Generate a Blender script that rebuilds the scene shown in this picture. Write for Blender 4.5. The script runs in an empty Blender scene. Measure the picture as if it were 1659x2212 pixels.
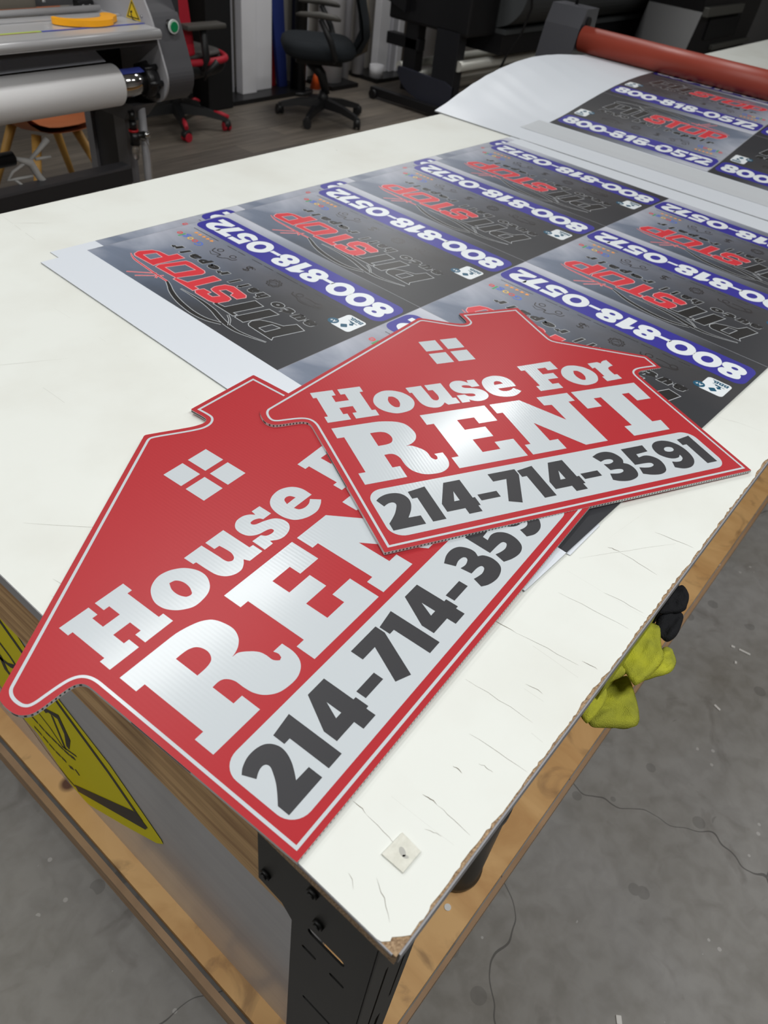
import bpy, bmesh, math, random
from mathutils import Vector, Matrix, noise
from mathutils.geometry import tessellate_polygon
random.seed(7)
SC = bpy.context.scene
COL = SC.collection
# ---------------------------------------------------------------- camera
# world: table top is z = 0, its near corner is the origin, +x along the long edge, +y along the short edge
cam_data = bpy.data.cameras.new('camera')
cam = bpy.data.objects.new('camera', cam_data)
COL.objects.link(cam)
cam_data.sensor_fit = 'VERTICAL'
cam_data.sensor_height = 24.0
cam_data.lens = 1586.5658 / 2212 * 24.0
cam_data.clip_start = 0.02
cam_data.clip_end = 60
Rm = [[0.637726060716246, 0.46629868649876854, -0.6130831970074387],
      [-0.7630545419459006, 0.4910898230480527, -0.42021250780333036],
      [0.1051343782930711, 0.7357963853323523, 0.6689921089465659]]
mw = Matrix(Rm).to_4x4()
mw.translation = (-0.19381769673, -0.0621077394, 0.6337041882)
cam.matrix_world = mw
cam_data.dof.use_dof = True
cam_data.dof.focus_distance = 0.95
cam_data.dof.aperture_fstop = 5.0
SC.camera = cam
# ---------------------------------------------------------------- world, lights, exposure
SC.view_settings.view_transform = 'Standard'
SC.view_settings.look = 'None'
SC.view_settings.gamma = 1.0
SC.view_settings.exposure = 0.0
SC.view_settings.use_curve_mapping = False
world = bpy.data.worlds.new('world')
SC.world = world
world.use_nodes = True
world.node_tree.nodes['Background'].inputs[0].default_value = (0.9, 0.95, 1, 1)
world.node_tree.nodes['Background'].inputs[1].default_value = 0.47
def lamp(name, loc, sx, sy, power, rot=0, colr=(1, 0.995, 0.975)):
    l = bpy.data.lights.new(name, 'AREA')
    l.shape = 'RECTANGLE'; l.size = sx; l.size_y = sy; l.energy = power; l.color = colr
    o = bpy.data.objects.new(name, l); COL.objects.link(o)
    o.location = loc; o.rotation_euler = (0, 0, rot)
    return o
LZ = 2.08  # first two lamps follow the glare on the signs; the rest are added fill
lamp('tube_or_fill_light', (1.02, 1.71, LZ), 1.2, 0.24, 19)
lamp('tube_or_fill_light', (3.45, 1.80, LZ), 1.2, 0.20, 17)
lamp('tube_or_fill_light', (-1.9, 1.90, LZ), 1.2, 0.16, 20)  # added fill for the left side and the laminator front
lamp('tube_or_fill_light', (0.45, -0.75, LZ), 1.2, 0.30, 35)  # added fill over the near side, outside the sign reflections
lamp('tube_or_fill_light', (-0.9, 0.7, LZ), 1.2, 0.30, 15)  # added to brighten the vinyl roll and the near table
lamp('tube_or_fill_light', (2.6, -1.1, LZ), 1.2, 0.30, 20)  # added fill for overall light along the near edge
lamp('tube_or_fill_light', (-0.6, 3.0, LZ), 1.2, 0.30, 22)  # added to lift the laminator and the back left
lamp('tube_or_fill_light', (4.6, 3.6, LZ), 1.2, 0.30, 30)  # added to brighten the background along the back wall
lamp('tube_or_fill_light', (7.4, 0.2, LZ), 1.2, 0.30, 30)  # added fill for the far printers, placed clear of sheet glare

# ---------------------------------------------------------------- materials
def lin(c):
    return tuple((v / 255 / 12.92) if v / 255 <= 0.04045 else ((v / 255 + 0.055) / 1.055) ** 2.4 for v in c)
MATS = {}
def mat(name, rgb, rough=0.5, metal=0.0, spec=0.5, var=0.0, vscale=20, vstretch=(1, 1, 1), bump=0.0, bscale=200, rgb2=None, coat=0.0):
    """principled material; rgb is sRGB 0-255; var mixes towards rgb2 by noise"""
    if name in MATS: return MATS[name]
    m = bpy.data.materials.new(name); m.use_nodes = True
    nt = m.node_tree; b = nt.nodes['Principled BSDF']
    c = lin(rgb)
    b.inputs['Base Color'].default_value = (*c, 1)
    b.inputs['Roughness'].default_value = rough
    b.inputs['Metallic'].default_value = metal
    b.inputs['Specular IOR Level'].default_value = spec
    b.inputs['Coat Weight'].default_value = coat
    if var > 0 or bump > 0:
        tc = nt.nodes.new('ShaderNodeTexCoord')
        mp = nt.nodes.new('ShaderNodeMapping'); mp.inputs['Scale'].default_value = vstretch
        nt.links.new(tc.outputs['Object'], mp.inputs['Vector'])
    if var > 0:
        c2 = lin(rgb2) if rgb2 else tuple(x * 0.55 for x in c)
        n = nt.nodes.new('ShaderNodeTexNoise'); n.inputs['Scale'].default_value = vscale; n.inputs['Detail'].default_value = 6
        nt.links.new(mp.outputs[0], n.inputs['Vector'])
        r = nt.nodes.new('ShaderNodeValToRGB')
        r.color_ramp.elements[0].position = 0.35; r.color_ramp.elements[1].position = 0.68
        r.color_ramp.elements[0].color = (*c, 1)
        r.color_ramp.elements[1].color = (*[c[i] * (1 - var) + c2[i] * var for i in range(3)], 1)
        nt.links.new(n.outputs['Fac'], r.inputs[0]); nt.links.new(r.outputs[0], b.inputs['Base Color'])
    if bump > 0:
        n2 = nt.nodes.new('ShaderNodeTexNoise'); n2.inputs['Scale'].default_value = bscale; n2.inputs['Detail'].default_value = 3
        nt.links.new(mp.outputs[0], n2.inputs['Vector'])
        bp = nt.nodes.new('ShaderNodeBump'); bp.inputs['Strength'].default_value = bump; bp.inputs['Distance'].default_value = 0.002
        nt.links.new(n2.outputs['Fac'], bp.inputs['Height']); nt.links.new(bp.outputs[0], b.inputs['Normal'])
    MATS[name] = m
    return m

def math_node(nt, op, a, b=None, c=None):
    n = nt.nodes.new('ShaderNodeMath'); n.operation = op
    for i, v in enumerate((a, b, c)):
        if v is None: continue
        if isinstance(v, (int, float)): n.inputs[i].default_value = v
        else: nt.links.new(v, n.inputs[i])
    return n.outputs[0]

def print_mat(name, rgb, rough=0.32, period=0.0048, spec=0.5, bump=0.35):
    """glossy print on fluted plastic board: the flutes run along local y and ripple the gloss"""
    m = bpy.data.materials.new(name); m.use_nodes = True; nt = m.node_tree; b = nt.nodes['Principled BSDF']
    b.inputs['Base Color'].default_value = (*lin(rgb), 1)
    b.inputs['Roughness'].default_value = rough; b.inputs['Specular IOR Level'].default_value = spec
    tc = nt.nodes.new('ShaderNodeTexCoord'); sp = nt.nodes.new('ShaderNodeSeparateXYZ')
    nt.links.new(tc.outputs['Object'], sp.inputs[0])
    s = math_node(nt, 'SINE', math_node(nt, 'MULTIPLY', sp.outputs['X'], 2 * math.pi / period))
    n = nt.nodes.new('ShaderNodeTexNoise'); n.inputs['Scale'].default_value = 60; n.inputs['Detail'].default_value = 2
    nt.links.new(tc.outputs['Object'], n.inputs['Vector'])
    h = math_node(nt, 'ADD', s, math_node(nt, 'MULTIPLY', n.outputs['Fac'], 1.2))
    bp = nt.nodes.new('ShaderNodeBump'); bp.inputs['Strength'].default_value = bump; bp.inputs['Distance'].default_value = 0.00012
    nt.links.new(h, bp.inputs['Height']); nt.links.new(bp.outputs[0], b.inputs['Normal'])
    return m

def flute_edge_mat():
    m = bpy.data.materials.new('fluted_edge'); m.use_nodes = True; nt = m.node_tree; b = nt.nodes['Principled BSDF']
    b.inputs['Roughness'].default_value = 0.5
    tc = nt.nodes.new('ShaderNodeTexCoord'); sp = nt.nodes.new('ShaderNodeSeparateXYZ')
    nt.links.new(tc.outputs['Object'], sp.inputs[0])
    s = math_node(nt, 'SINE', math_node(nt, 'MULTIPLY', sp.outputs['X'], 2 * math.pi / 0.0048))
    zc = math_node(nt, 'LESS_THAN', math_node(nt, 'ABSOLUTE', math_node(nt, 'ADD', sp.outputs['Z'], 0.0022)), 0.0014)
    f = math_node(nt, 'MULTIPLY', math_node(nt, 'GREATER_THAN', s, 0.35), zc)
    mx = nt.nodes.new('ShaderNodeMix'); mx.data_type = 'RGBA'
    nt.links.new(f, mx.inputs[0])
    mx.inputs[6].default_value = (*lin((205, 206, 206)), 1); mx.inputs[7].default_value = (*lin((70, 66, 66)), 1)
    nt.links.new(mx.outputs[2], b.inputs['Base Color'])
    return m

def concrete_mat():
    m = bpy.data.materials.new('concrete'); m.use_nodes = True; nt = m.node_tree; b = nt.nodes['Principled BSDF']
    b.inputs['Roughness'].default_value = 0.62; b.inputs['Specular IOR Level'].default_value = 0.35
    tc = nt.nodes.new('ShaderNodeTexCoord')
    def nz(scale, detail=8, dist=0.0, off=0):
        n = nt.nodes.new('ShaderNodeTexNoise'); n.inputs['Scale'].default_value = scale; n.inputs['Detail'].default_value = detail
        n.inputs['Distortion'].default_value = dist
        mp = nt.nodes.new('ShaderNodeMapping'); mp.inputs['Location'].default_value = (off, off, 0)
        nt.links.new(tc.outputs['Object'], mp.inputs[0]); nt.links.new(mp.outputs[0], n.inputs['Vector']); return n.outputs['Fac']
    def ramp(fac, stops):
        r = nt.nodes.new('ShaderNodeValToRGB'); els = r.color_ramp.elements
        while len(els) < len(stops): els.new(0.5)
        for e, (p, c) in zip(els, stops): e.position = p; e.color = (*lin(c), 1) if len(c) == 3 else c
        nt.links.new(fac, r.inputs[0]); return r.outputs[0]
    def mix(fac, a, b2, mode='MIX'):
        n = nt.nodes.new('ShaderNodeMix'); n.data_type = 'RGBA'; n.blend_type = mode
        if isinstance(fac, (int, float)): n.inputs[0].default_value = fac
        else: nt.links.new(fac, n.inputs[0])
        for i, v in ((6, a), (7, b2)):
            if isinstance(v, tuple): n.inputs[i].default_value = (*lin(v), 1)
            else: nt.links.new(v, n.inputs[i])
        return n.outputs[2]
    base = ramp(nz(2.2, 9, 0.6), [(0.3, (124, 120, 112)), (0.5, (143, 141, 137)), (0.68, (156, 155, 154))])
    fine = nz(26, 8, 0.4, 3)
    base = mix(0.28, base, ramp(fine, [(0.3, (96, 92, 86)), (0.62, (150, 148, 145))]))
    # darker worn blotches
    blot = ramp(nz(9, 4, 1.2, 9), [(0.60, (0, 0, 0, 1)), (0.72, (1, 1, 1, 1))])
    base = mix(math_node(nt, 'MULTIPLY', blot, 0.35), base, (92, 86, 80))
    # round dark stains and small pale specks
    v = nt.nodes.new('ShaderNodeTexVoronoi'); v.inputs['Scale'].default_value = 13; nt.links.new(tc.outputs['Object'], v.inputs['Vector'])
    dk = math_node(nt, 'MULTIPLY', math_node(nt, 'LESS_THAN', v.outputs['Distance'], 0.2), math_node(nt, 'GREATER_THAN', nz(5, 2, 0, 21), 0.56))
    base = mix(math_node(nt, 'MULTIPLY', dk, 0.3), base, (70, 68, 66))
    v2 = nt.nodes.new('ShaderNodeTexVoronoi'); v2.inputs['Scale'].default_value = 30; nt.links.new(tc.outputs['Object'], v2.inputs['Vector'])
    lt = math_node(nt, 'MULTIPLY', math_node(nt, 'LESS_THAN', v2.outputs['Distance'], 0.13), math_node(nt, 'GREATER_THAN', nz(7, 2, 0, 33), 0.6))
    base = mix(math_node(nt, 'MULTIPLY', lt, 0.6), base, (190, 188, 186))
    # hairline crack
    v3 = nt.nodes.new('ShaderNodeTexVoronoi'); v3.feature = 'DISTANCE_TO_EDGE'; v3.inputs['Scale'].default_value = 1.1
    wn = nt.nodes.new('ShaderNodeTexNoise'); wn.inputs['Scale'].default_value = 6; nt.links.new(tc.outputs['Object'], wn.inputs['Vector'])
    vm = nt.nodes.new('ShaderNodeVectorMath'); vm.operation = 'MULTIPLY_ADD'; vm.inputs[1].default_value = (0.16, 0.16, 0)
    nt.links.new(wn.outputs['Color'], vm.inputs[0]); nt.links.new(tc.outputs['Object'], vm.inputs[2]); nt.links.new(vm.outputs[0], v3.inputs['Vector'])
    ck = math_node(nt, 'LESS_THAN', v3.outputs['Distance'], 0.0016)
    base = mix(math_node(nt, 'MULTIPLY', ck, 0.7), base, (64, 62, 60))
    nt.links.new(base, b.inputs['Base Color'])
    bp = nt.nodes.new('ShaderNodeBump'); bp.inputs['Strength'].default_value = 0.15; bp.inputs['Distance'].default_value = 0.004
    nt.links.new(fine, bp.inputs['Height']); nt.links.new(bp.outputs[0], b.inputs['Normal'])
    return m

def plank_mat():
    m = bpy.data.materials.new('vinyl_planks'); m.use_nodes = True; nt = m.node_tree; b = nt.nodes['Principled BSDF']
    b.inputs['Roughness'].default_value = 0.5
    tc = nt.nodes.new('ShaderNodeTexCoord')
    mp = nt.nodes.new('ShaderNodeMapping'); mp.inputs['Scale'].default_value = (1.0, 1.0, 1)
    nt.links.new(tc.outputs['Object'], mp.inputs[0])
    br = nt.nodes.new('ShaderNodeTexBrick'); br.offset = 0.37
    br.inputs['Scale'].default_value = 1; br.inputs['Brick Width'].default_value = 1.2; br.inputs['Row Height'].default_value = 0.18
    br.inputs['Mortar Size'].default_value = 0.0015
    br.inputs['Color1'].default_value = (*lin((128, 119, 108)), 1); br.inputs['Color2'].default_value = (*lin((104, 97, 90)), 1)
    br.inputs['Mortar'].default_value = (*lin((60, 56, 52)), 1)
    nt.links.new(mp.outputs[0], br.inputs['Vector'])
    n = nt.nodes.new('ShaderNodeTexNoise'); n.inputs['Scale'].default_value = 6; n.inputs['Detail'].default_value = 8
    m2 = nt.nodes.new('ShaderNodeMapping'); m2.inputs['Scale'].default_value = (0.5, 6, 1)
    nt.links.new(tc.outputs['Object'], m2.inputs[0]); nt.links.new(m2.outputs[0], n.inputs['Vector'])
    mx = nt.nodes.new('ShaderNodeMix'); mx.data_type = 'RGBA'; mx.blend_type = 'MULTIPLY'; mx.inputs[0].default_value = 0.7
    r = nt.nodes.new('ShaderNodeValToRGB'); r.color_ramp.elements[0].position = 0.3; r.color_ramp.elements[0].color = (0.45, 0.45, 0.45, 1)
    r.color_ramp.elements[1].position = 0.7
    nt.links.new(n.outputs['Fac'], r.inputs[0]); nt.links.new(br.outputs['Color'], mx.inputs[6]); nt.links.new(r.outputs[0], mx.inputs[7])
    nt.links.new(mx.outputs[2], b.inputs['Base Color'])
    return m

def wood_mat(name, c1, c2, stretch, knots=True, rough=0.6, knot_rgb=(96, 60, 38)):
    m = bpy.data.materials.new(name); m.use_nodes = True; nt = m.node_tree; b = nt.nodes['Principled BSDF']
    b.inputs['Roughness'].default_value = rough
    tc = nt.nodes.new('ShaderNodeTexCoord'); mp = nt.nodes.new('ShaderNodeMapping'); mp.inputs['Scale'].default_value = stretch
    nt.links.new(tc.outputs['Object'], mp.inputs[0])
    n = nt.nodes.new('ShaderNodeTexNoise'); n.inputs['Scale'].default_value = 5; n.inputs['Detail'].default_value = 8; n.inputs['Distortion'].default_value = 1.0
    nt.links.new(mp.outputs[0], n.inputs['Vector'])
    r = nt.nodes.new('ShaderNodeValToRGB')
    r.color_ramp.elements[0].position = 0.35; r.color_ramp.elements[0].color = (*lin(c2), 1)
    r.color_ramp.elements[1].position = 0.62; r.color_ramp.elements[1].color = (*lin(c1), 1)
    nt.links.new(n.outputs['Fac'], r.inputs[0]); out = r.outputs[0]
    if knots:
        v = nt.nodes.new('ShaderNodeTexVoronoi'); v.inputs['Scale'].default_value = 4.3; nt.links.new(tc.outputs['Object'], v.inputs['Vector'])
        k = nt.nodes.new('ShaderNodeValToRGB'); k.color_ramp.elements[0].position = 0.05; k.color_ramp.elements[0].color = (1, 1, 1, 1)
        k.color_ramp.elements[1].position = 0.085; k.color_ramp.elements[1].color = (0, 0, 0, 1)
        nt.links.new(v.outputs['Distance'], k.inputs[0])
        mx = nt.nodes.new('ShaderNodeMix'); mx.data_type = 'RGBA'
        nt.links.new(k.outputs[0], mx.inputs[0]); nt.links.new(out, mx.inputs[6]); mx.inputs[7].default_value = (*lin(knot_rgb), 1)
        out = mx.outputs[2]
    if knots:
        dn = nt.nodes.new('ShaderNodeTexNoise'); dn.inputs['Scale'].default_value = 9; dn.inputs['Detail'].default_value = 7; dn.inputs['Distortion'].default_value = 1.4
        nt.links.new(tc.outputs['Object'], dn.inputs['Vector'])
        dr = nt.nodes.new('ShaderNodeValToRGB'); dr.color_ramp.elements[0].position = 0.6; dr.color_ramp.elements[0].color = (0, 0, 0, 1)
        dr.color_ramp.elements[1].position = 0.72; dr.color_ramp.elements[1].color = (0.55, 0.55, 0.55, 1)
        nt.links.new(dn.outputs['Fac'], dr.inputs[0])
        m4 = nt.nodes.new('ShaderNodeMix'); m4.data_type = 'RGBA'
        nt.links.new(dr.outputs[0], m4.inputs[0]); nt.links.new(out, m4.inputs[6]); m4.inputs[7].default_value = (*lin((118, 86, 58)), 1)
        out = m4.outputs[2]
    nt.links.new(out, b.inputs['Base Color'])
    return m

def laminate_mat():
    m = bpy.data.materials.new('white_laminate'); m.use_nodes = True; nt = m.node_tree; b = nt.nodes['Principled BSDF']
    b.inputs['Roughness'].default_value = 0.5; b.inputs['Specular IOR Level'].default_value = 0.3
    tc = nt.nodes.new('ShaderNodeTexCoord')
    def lines(sx, sy, thr, off, rotz):
        mp = nt.nodes.new('ShaderNodeMapping'); mp.inputs['Scale'].default_value = (sx, sy, 1); mp.inputs['Location'].default_value = (off, off * 2, 0)
        mp.inputs['Rotation'].default_value = (0, 0, rotz)
        nt.links.new(tc.outputs['Object'], mp.inputs[0])
        n = nt.nodes.new('ShaderNodeTexNoise'); n.inputs['Scale'].default_value = 1; n.inputs['Detail'].default_value = 1.5
        nt.links.new(mp.outputs[0], n.inputs['Vector'])
        a = math_node(nt, 'ABSOLUTE', math_node(nt, 'SUBTRACT', n.outputs['Fac'], 0.5))
        return math_node(nt, 'LESS_THAN', a, thr)
    def gate(scale, lo, off):
        n = nt.nodes.new('ShaderNodeTexNoise'); n.inputs['Scale'].default_value = scale; n.inputs['Detail'].default_value = 3
        mp = nt.nodes.new('ShaderNodeMapping'); mp.inputs['Location'].default_value = (off, 0, off)
        nt.links.new(tc.outputs['Object'], mp.inputs[0]); nt.links.new(mp.outputs[0], n.inputs['Vector'])
        return math_node(nt, 'GREATER_THAN', n.outputs['Fac'], lo)
    l1 = math_node(nt, 'MULTIPLY', lines(9, 0.7, 0.0007, 2.0, 0.05), gate(9, 0.56, 5))
    f = math_node(nt, 'MULTIPLY', l1, 0.3)
    sm = nt.nodes.new('ShaderNodeTexNoise'); sm.inputs['Scale'].default_value = 5; sm.inputs['Detail'].default_value = 6
    nt.links.new(tc.outputs['Object'], sm.inputs['Vector'])
    r = nt.nodes.new('ShaderNodeValToRGB'); r.color_ramp.elements[0].position = 0.45; r.color_ramp.elements[0].color = (*lin((224, 227, 222)), 1)
    r.color_ramp.elements[1].position = 0.8; r.color_ramp.elements[1].color = (*lin((214, 215, 208)), 1)
    nt.links.new(sm.outputs['Fac'], r.inputs[0])
    mx = nt.nodes.new('ShaderNodeMix'); mx.data_type = 'RGBA'; nt.links.new(f, mx.inputs[0]); nt.links.new(r.outputs[0], mx.inputs[6])
    mx.inputs[7].default_value = (*lin((150, 146, 138)), 1)
    nt.links.new(mx.outputs[2], b.inputs['Base Color'])
    return m

def banner_bg_mat():
    """the printed picture behind the lettering: dark asphalt corner fading to a cloudy silver sky"""
    m = bpy.data.materials.new('printed_sky'); m.use_nodes = True; nt = m.node_tree; b = nt.nodes['Principled BSDF']
    b.inputs['Roughness'].default_value = 0.4; b.inputs['Specular IOR Level'].default_value = 0.4
    tc = nt.nodes.new('ShaderNodeTexCoord'); sp = nt.nodes.new('ShaderNodeSeparateXYZ'); nt.links.new(tc.outputs['UV'], sp.inputs[0])
    def nz(scale, st, det=6):
        mp = nt.nodes.new('ShaderNodeMapping'); mp.inputs['Scale'].default_value = st
        nt.links.new(tc.outputs['UV'], mp.inputs[0])
        n = nt.nodes.new('ShaderNodeTexNoise'); n.inputs['Scale'].default_value = scale; n.inputs['Detail'].default_value = det; n.inputs['Distortion'].default_value = 0.8
        nt.links.new(mp.outputs[0], n.inputs['Vector']); return n.outputs['Fac']
    g = math_node(nt, 'ADD', math_node(nt, 'MULTIPLY', sp.outputs['X'], 1.0), math_node(nt, 'MULTIPLY', sp.outputs['Y'], -0.18))
    g = math_node(nt, 'ADD', g, math_node(nt, 'MULTIPLY', math_node(nt, 'SUBTRACT', nz(2.2, (1, 1.2, 1)), 0.5), 0.55))
    r = nt.nodes.new('ShaderNodeValToRGB'); e = r.color_ramp.elements
    e[0].position = 0.02; e[0].color = (*lin((52, 53, 57)), 1)
    e[1].position = 0.95; e[1].color = (*lin((172, 177, 190)), 1)
    x = e.new(0.22); x.color = (*lin((60, 62, 67)), 1)
    x = e.new(0.5); x.color = (*lin((82, 91, 106)), 1)
    x = e.new(0.75); x.color = (*lin((112, 122, 140)), 1)
    nt.links.new(g, r.inputs[0])
    # warm grey band of wet ground behind the icons
    yb = math_node(nt, 'SUBTRACT', 1.0, math_node(nt, 'MULTIPLY', math_node(nt, 'ABSOLUTE', math_node(nt, 'SUBTRACT', sp.outputs['Y'], 0.42)), 4.2))
    yb = math_node(nt, 'MULTIPLY', math_node(nt, 'MAXIMUM', yb, 0.0), 0.42)
    mx = nt.nodes.new('ShaderNodeMix'); mx.data_type = 'RGBA'; nt.links.new(yb, mx.inputs[0]); nt.links.new(r.outputs[0], mx.inputs[6])
    r2 = nt.nodes.new('ShaderNodeValToRGB'); r2.color_ramp.elements[0].position = 0.1; r2.color_ramp.elements[0].color = (*lin((72, 70, 71)), 1)
    r2.color_ramp.elements[1].position = 0.95; r2.color_ramp.elements[1].color = (*lin((166, 166, 176)), 1)
    nt.links.new(g, r2.inputs[0]); nt.links.new(r2.outputs[0], mx.inputs[7])
    # pale sky showing along the far lower edge
    lo = math_node(nt, 'MULTIPLY', math_node(nt, 'MAXIMUM', math_node(nt, 'SUBTRACT', 0.16, sp.outputs['Y']), 0.0), 5.0)
    lo = math_node(nt, 'MULTIPLY', lo, math_node(nt, 'MAXIMUM', math_node(nt, 'SUBTRACT', sp.outputs['X'], 0.15), 0.0))
    mx2 = nt.nodes.new('ShaderNodeMix'); mx2.data_type = 'RGBA'; nt.links.new(lo, mx2.inputs[0]); nt.links.new(mx.outputs[2], mx2.inputs[6])
    mx2.inputs[7].default_value = (*lin((205, 208, 218)), 1)
    nt.links.new(mx2.outputs[2], b.inputs['Base Color'])
    return m

# ---------------------------------------------------------------- mesh helpers
class MB:
    """collects shapes; build() links them as ONE mesh object"""
    def __init__(s): s.v = []; s.f = []; s.m = []; s.sm = []
    def add(s, vs, fs, mi=0, smooth=False):
        o = len(s.v); s.v += [tuple(v) for v in vs]
        for f in fs: s.f.append([i + o for i in f]); s.m.append(mi); s.sm.append(smooth)
        return s
    def box(s, lo, hi, mi=0, M=None):
        x0, y0, z0 = lo; x1, y1, z1 = hi
        vs = [(x0,y0,z0),(x1,y0,z0),(x1,y1,z0),(x0,y1,z0),(x0,y0,z1),(x1,y0,z1),(x1,y1,z1),(x0,y1,z1)]
        if M: vs = [M @ Vector(v) for v in vs]
        return s.add(vs, [(3,2,1,0),(4,5,6,7),(0,1,5,4),(1,2,6,5),(2,3,7,6),(3,0,4,7)], mi)
    def bbox(s, lo, hi, r=0.004, mi=0, M=None, seg=2):
        """bevelled box"""
        bm = bmesh.new(); bmesh.ops.create_cube(bm, size=1)
        for v in bm.verts: v.co = Vector([lo[i] + (v.co[i] + 0.5) * (hi[i] - lo[i]) for i in range(3)])
        bmesh.ops.bevel(bm, geom=bm.edges[:], offset=r, segments=seg, affect='EDGES', profile=0.6)
        s.bm(bm, mi, M, smooth=False); return s
    def bm(s, bm, mi=0, M=None, smooth=False):
        bm.verts.index_update()
        vs = [(M @ v.co) if M else v.co.copy() for v in bm.verts]
        s.add(vs, [[v.index for v in f.verts] for f in bm.faces], mi, smooth); bm.free()
    def tube(s, pts, r, n=12, mi=0, caps=True, radii=None, smooth=True):
        pts = [Vector(p) for p in pts]; k = len(pts)
        rings = []
        prev = None
        for i, p in enumerate(pts):
            t = (pts[min(i+1, k-1)] - pts[max(i-1, 0)]).normalized()
            if prev is None:
                a = t.cross(Vector((0, 0, 1)))
                if a.length < 0.1: a = t.cross(Vector((1, 0, 0)))
            else: a = prev - t * prev.dot(t)
            a.normalize(); prev = a; b = t.cross(a)
            rr = radii[i] if radii else r
            rings.append([p + (a * math.cos(2*math.pi*j/n) + b * math.sin(2*math.pi*j/n)) * rr for j in range(n)])
        vs = [v for q in rings for v in q]
        fs = [[i*n+j, i*n+(j+1) % n, (i+1)*n+(j+1) % n, (i+1)*n+j] for i in range(k-1) for j in range(n)]
        s.add(vs, fs, mi, smooth)
        if caps: s.add(rings[0], [list(range(n))[::-1]], mi); s.add(rings[-1], [list(range(n))], mi)
        return s
    def prism(s, poly, d0, d1, ax=2, mi=0, side=None, M=None, holes=()):
        """polygon extruded along axis ax; poly gives the two other coordinates in order"""
        def P(a, b, d):
            v = {0: (d, a, b), 1: (a, d, b), 2: (a, b, d)}[ax]
            return M @ Vector(v) if M else Vector(v)
        side = mi if side is None else side
        loops = [list(poly)] + [list(h) for h in holes]
        flat = [p for l in loops for p in l]
        tris = tessellate_polygon([[Vector((p[0], p[1], 0)) for p in l] for l in loops])
        for d, fl in ((d1, False), (d0, True)):
            s.add([P(*p[:2], d) for p in flat], [t[::-1] if fl else t for t in tris], mi)
        for l in loops:
            n = len(l); s.add([P(*p[:2], d0) for p in l] + [P(*p[:2], d1) for p in l], [(i, (i+1) % n, n+(i+1) % n, n+i) for i in range(n)], side)
        return s
    def build(s, name, mats, parent=None, loc=None, rot=None, recalc=True):
        me = bpy.data.meshes.new(name); me.from_pydata(s.v, [], s.f)
        if not isinstance(mats, (list, tuple)): mats = [mats]
        for m in mats: me.materials.append(m)
        for p, mi, sm in zip(me.polygons, s.m, s.sm): p.material_index = mi; p.use_smooth = sm
        if recalc:
            b = bmesh.new(); b.from_mesh(me); bmesh.ops.remove_doubles(b, verts=b.verts, dist=1e-6) if any(s.sm) else None
            bmesh.ops.recalc_face_normals(b, faces=b.faces); b.to_mesh(me); b.free()
        o = bpy.data.objects.new(name, me); COL.objects.link(o)
        if parent: o.parent = parent
        if loc: o.location = loc
        if rot: o.rotation_euler = rot
        return o

def tag(o, label, cat, group=None, kind=None):
    o['label'] = label
    if cat: o['category'] = cat
    if group: o['group'] = group
    if kind: o['kind'] = kind
    return o
def empty(name, loc=(0, 0, 0), rot=(0, 0, 0)):
    o = bpy.data.objects.new(name, None); COL.objects.link(o); o.location = loc; o.rotation_euler = rot; o.empty_display_size = 0.05
    return o
def copy_tree(o, parent=None):
    c = o.copy(); COL.objects.link(c)
    if parent: c.parent = parent
    for ch in [x for x in bpy.data.objects if x.parent == o]: copy_tree(ch, c)
    return c
def struct(o): o['kind'] = 'structure'; return o

def smooth_path(pts, closed=True, sub=6):
    """pts: (x, y, smooth). Catmull-Rom through runs of smooth points, straight at corners"""
    n = len(pts); out = []
    for i in range(n if closed else n - 1):
        p1 = pts[i]; p2 = pts[(i+1) % n]
        if not (p1[2] or p2[2]):
            out.append((p1[0], p1[1])); continue
        p0 = pts[(i-1) % n] if (p1[2] and (closed or i > 0)) else None
        p3 = pts[(i+2) % n] if (p2[2] and (closed or i + 2 < n)) else None
        for k in range(sub):
            t = k / sub; r = []
            for a in (0, 1):
                m1 = (p2[a] - p0[a]) / 2 if p0 else (p2[a] - p1[a])
                m2 = (p3[a] - p1[a]) / 2 if p3 else (p2[a] - p1[a])
                if p0:
                    d01 = math.dist(p0[:2], p1[:2]); d12 = math.dist(p1[:2], p2[:2]); m1 = (p2[a] - p0[a]) * d12 / (d01 + d12 + 1e-9)
                if p3:
                    d12 = math.dist(p1[:2], p2[:2]); d23 = math.dist(p2[:2], p3[:2]); m2 = (p3[a] - p1[a]) * d12 / (d12 + d23 + 1e-9)
                h = (2*t**3 - 3*t**2 + 1) * p1[a] + (t**3 - 2*t**2 + t) * m1 + (-2*t**3 + 3*t**2) * p2[a] + (t**3 - t**2) * m2
                r.append(h)
            out.append(tuple(r))
    if not closed: out.append(tuple(pts[-1][:2]))
    return out
def decode(s):
    cs = []
    for c in s.split(';'):
        l = []
        for t in c.split(' '):
            sm = t.endswith('s'); a, b = t.rstrip('s').split(','); l.append((float(a), float(b), sm))
        cs.append(smooth_path(l))
    return cs
def rrect(x0, y0, x1, y1, r, n=6):
    out = []
    for cx, cy, a0 in ((x1-r, y1-r, 0), (x0+r, y1-r, 90), (x0+r, y0+r, 180), (x1-r, y0+r, 270)):
        for k in range(n + 1):
            a = math.radians(a0 + 90 * k / n); out.append((cx + r*math.cos(a), cy + r*math.sin(a)))
    return out
def ell(cx, cy, rx, ry, n=28, rot=0):
    c, s = math.cos(rot), math.sin(rot)
    return [(cx + rx*math.cos(t)*c - ry*math.sin(t)*s, cy + rx*math.cos(t)*s + ry*math.sin(t)*c) for t in [2*math.pi*k/n for k in range(n)]]

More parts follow.
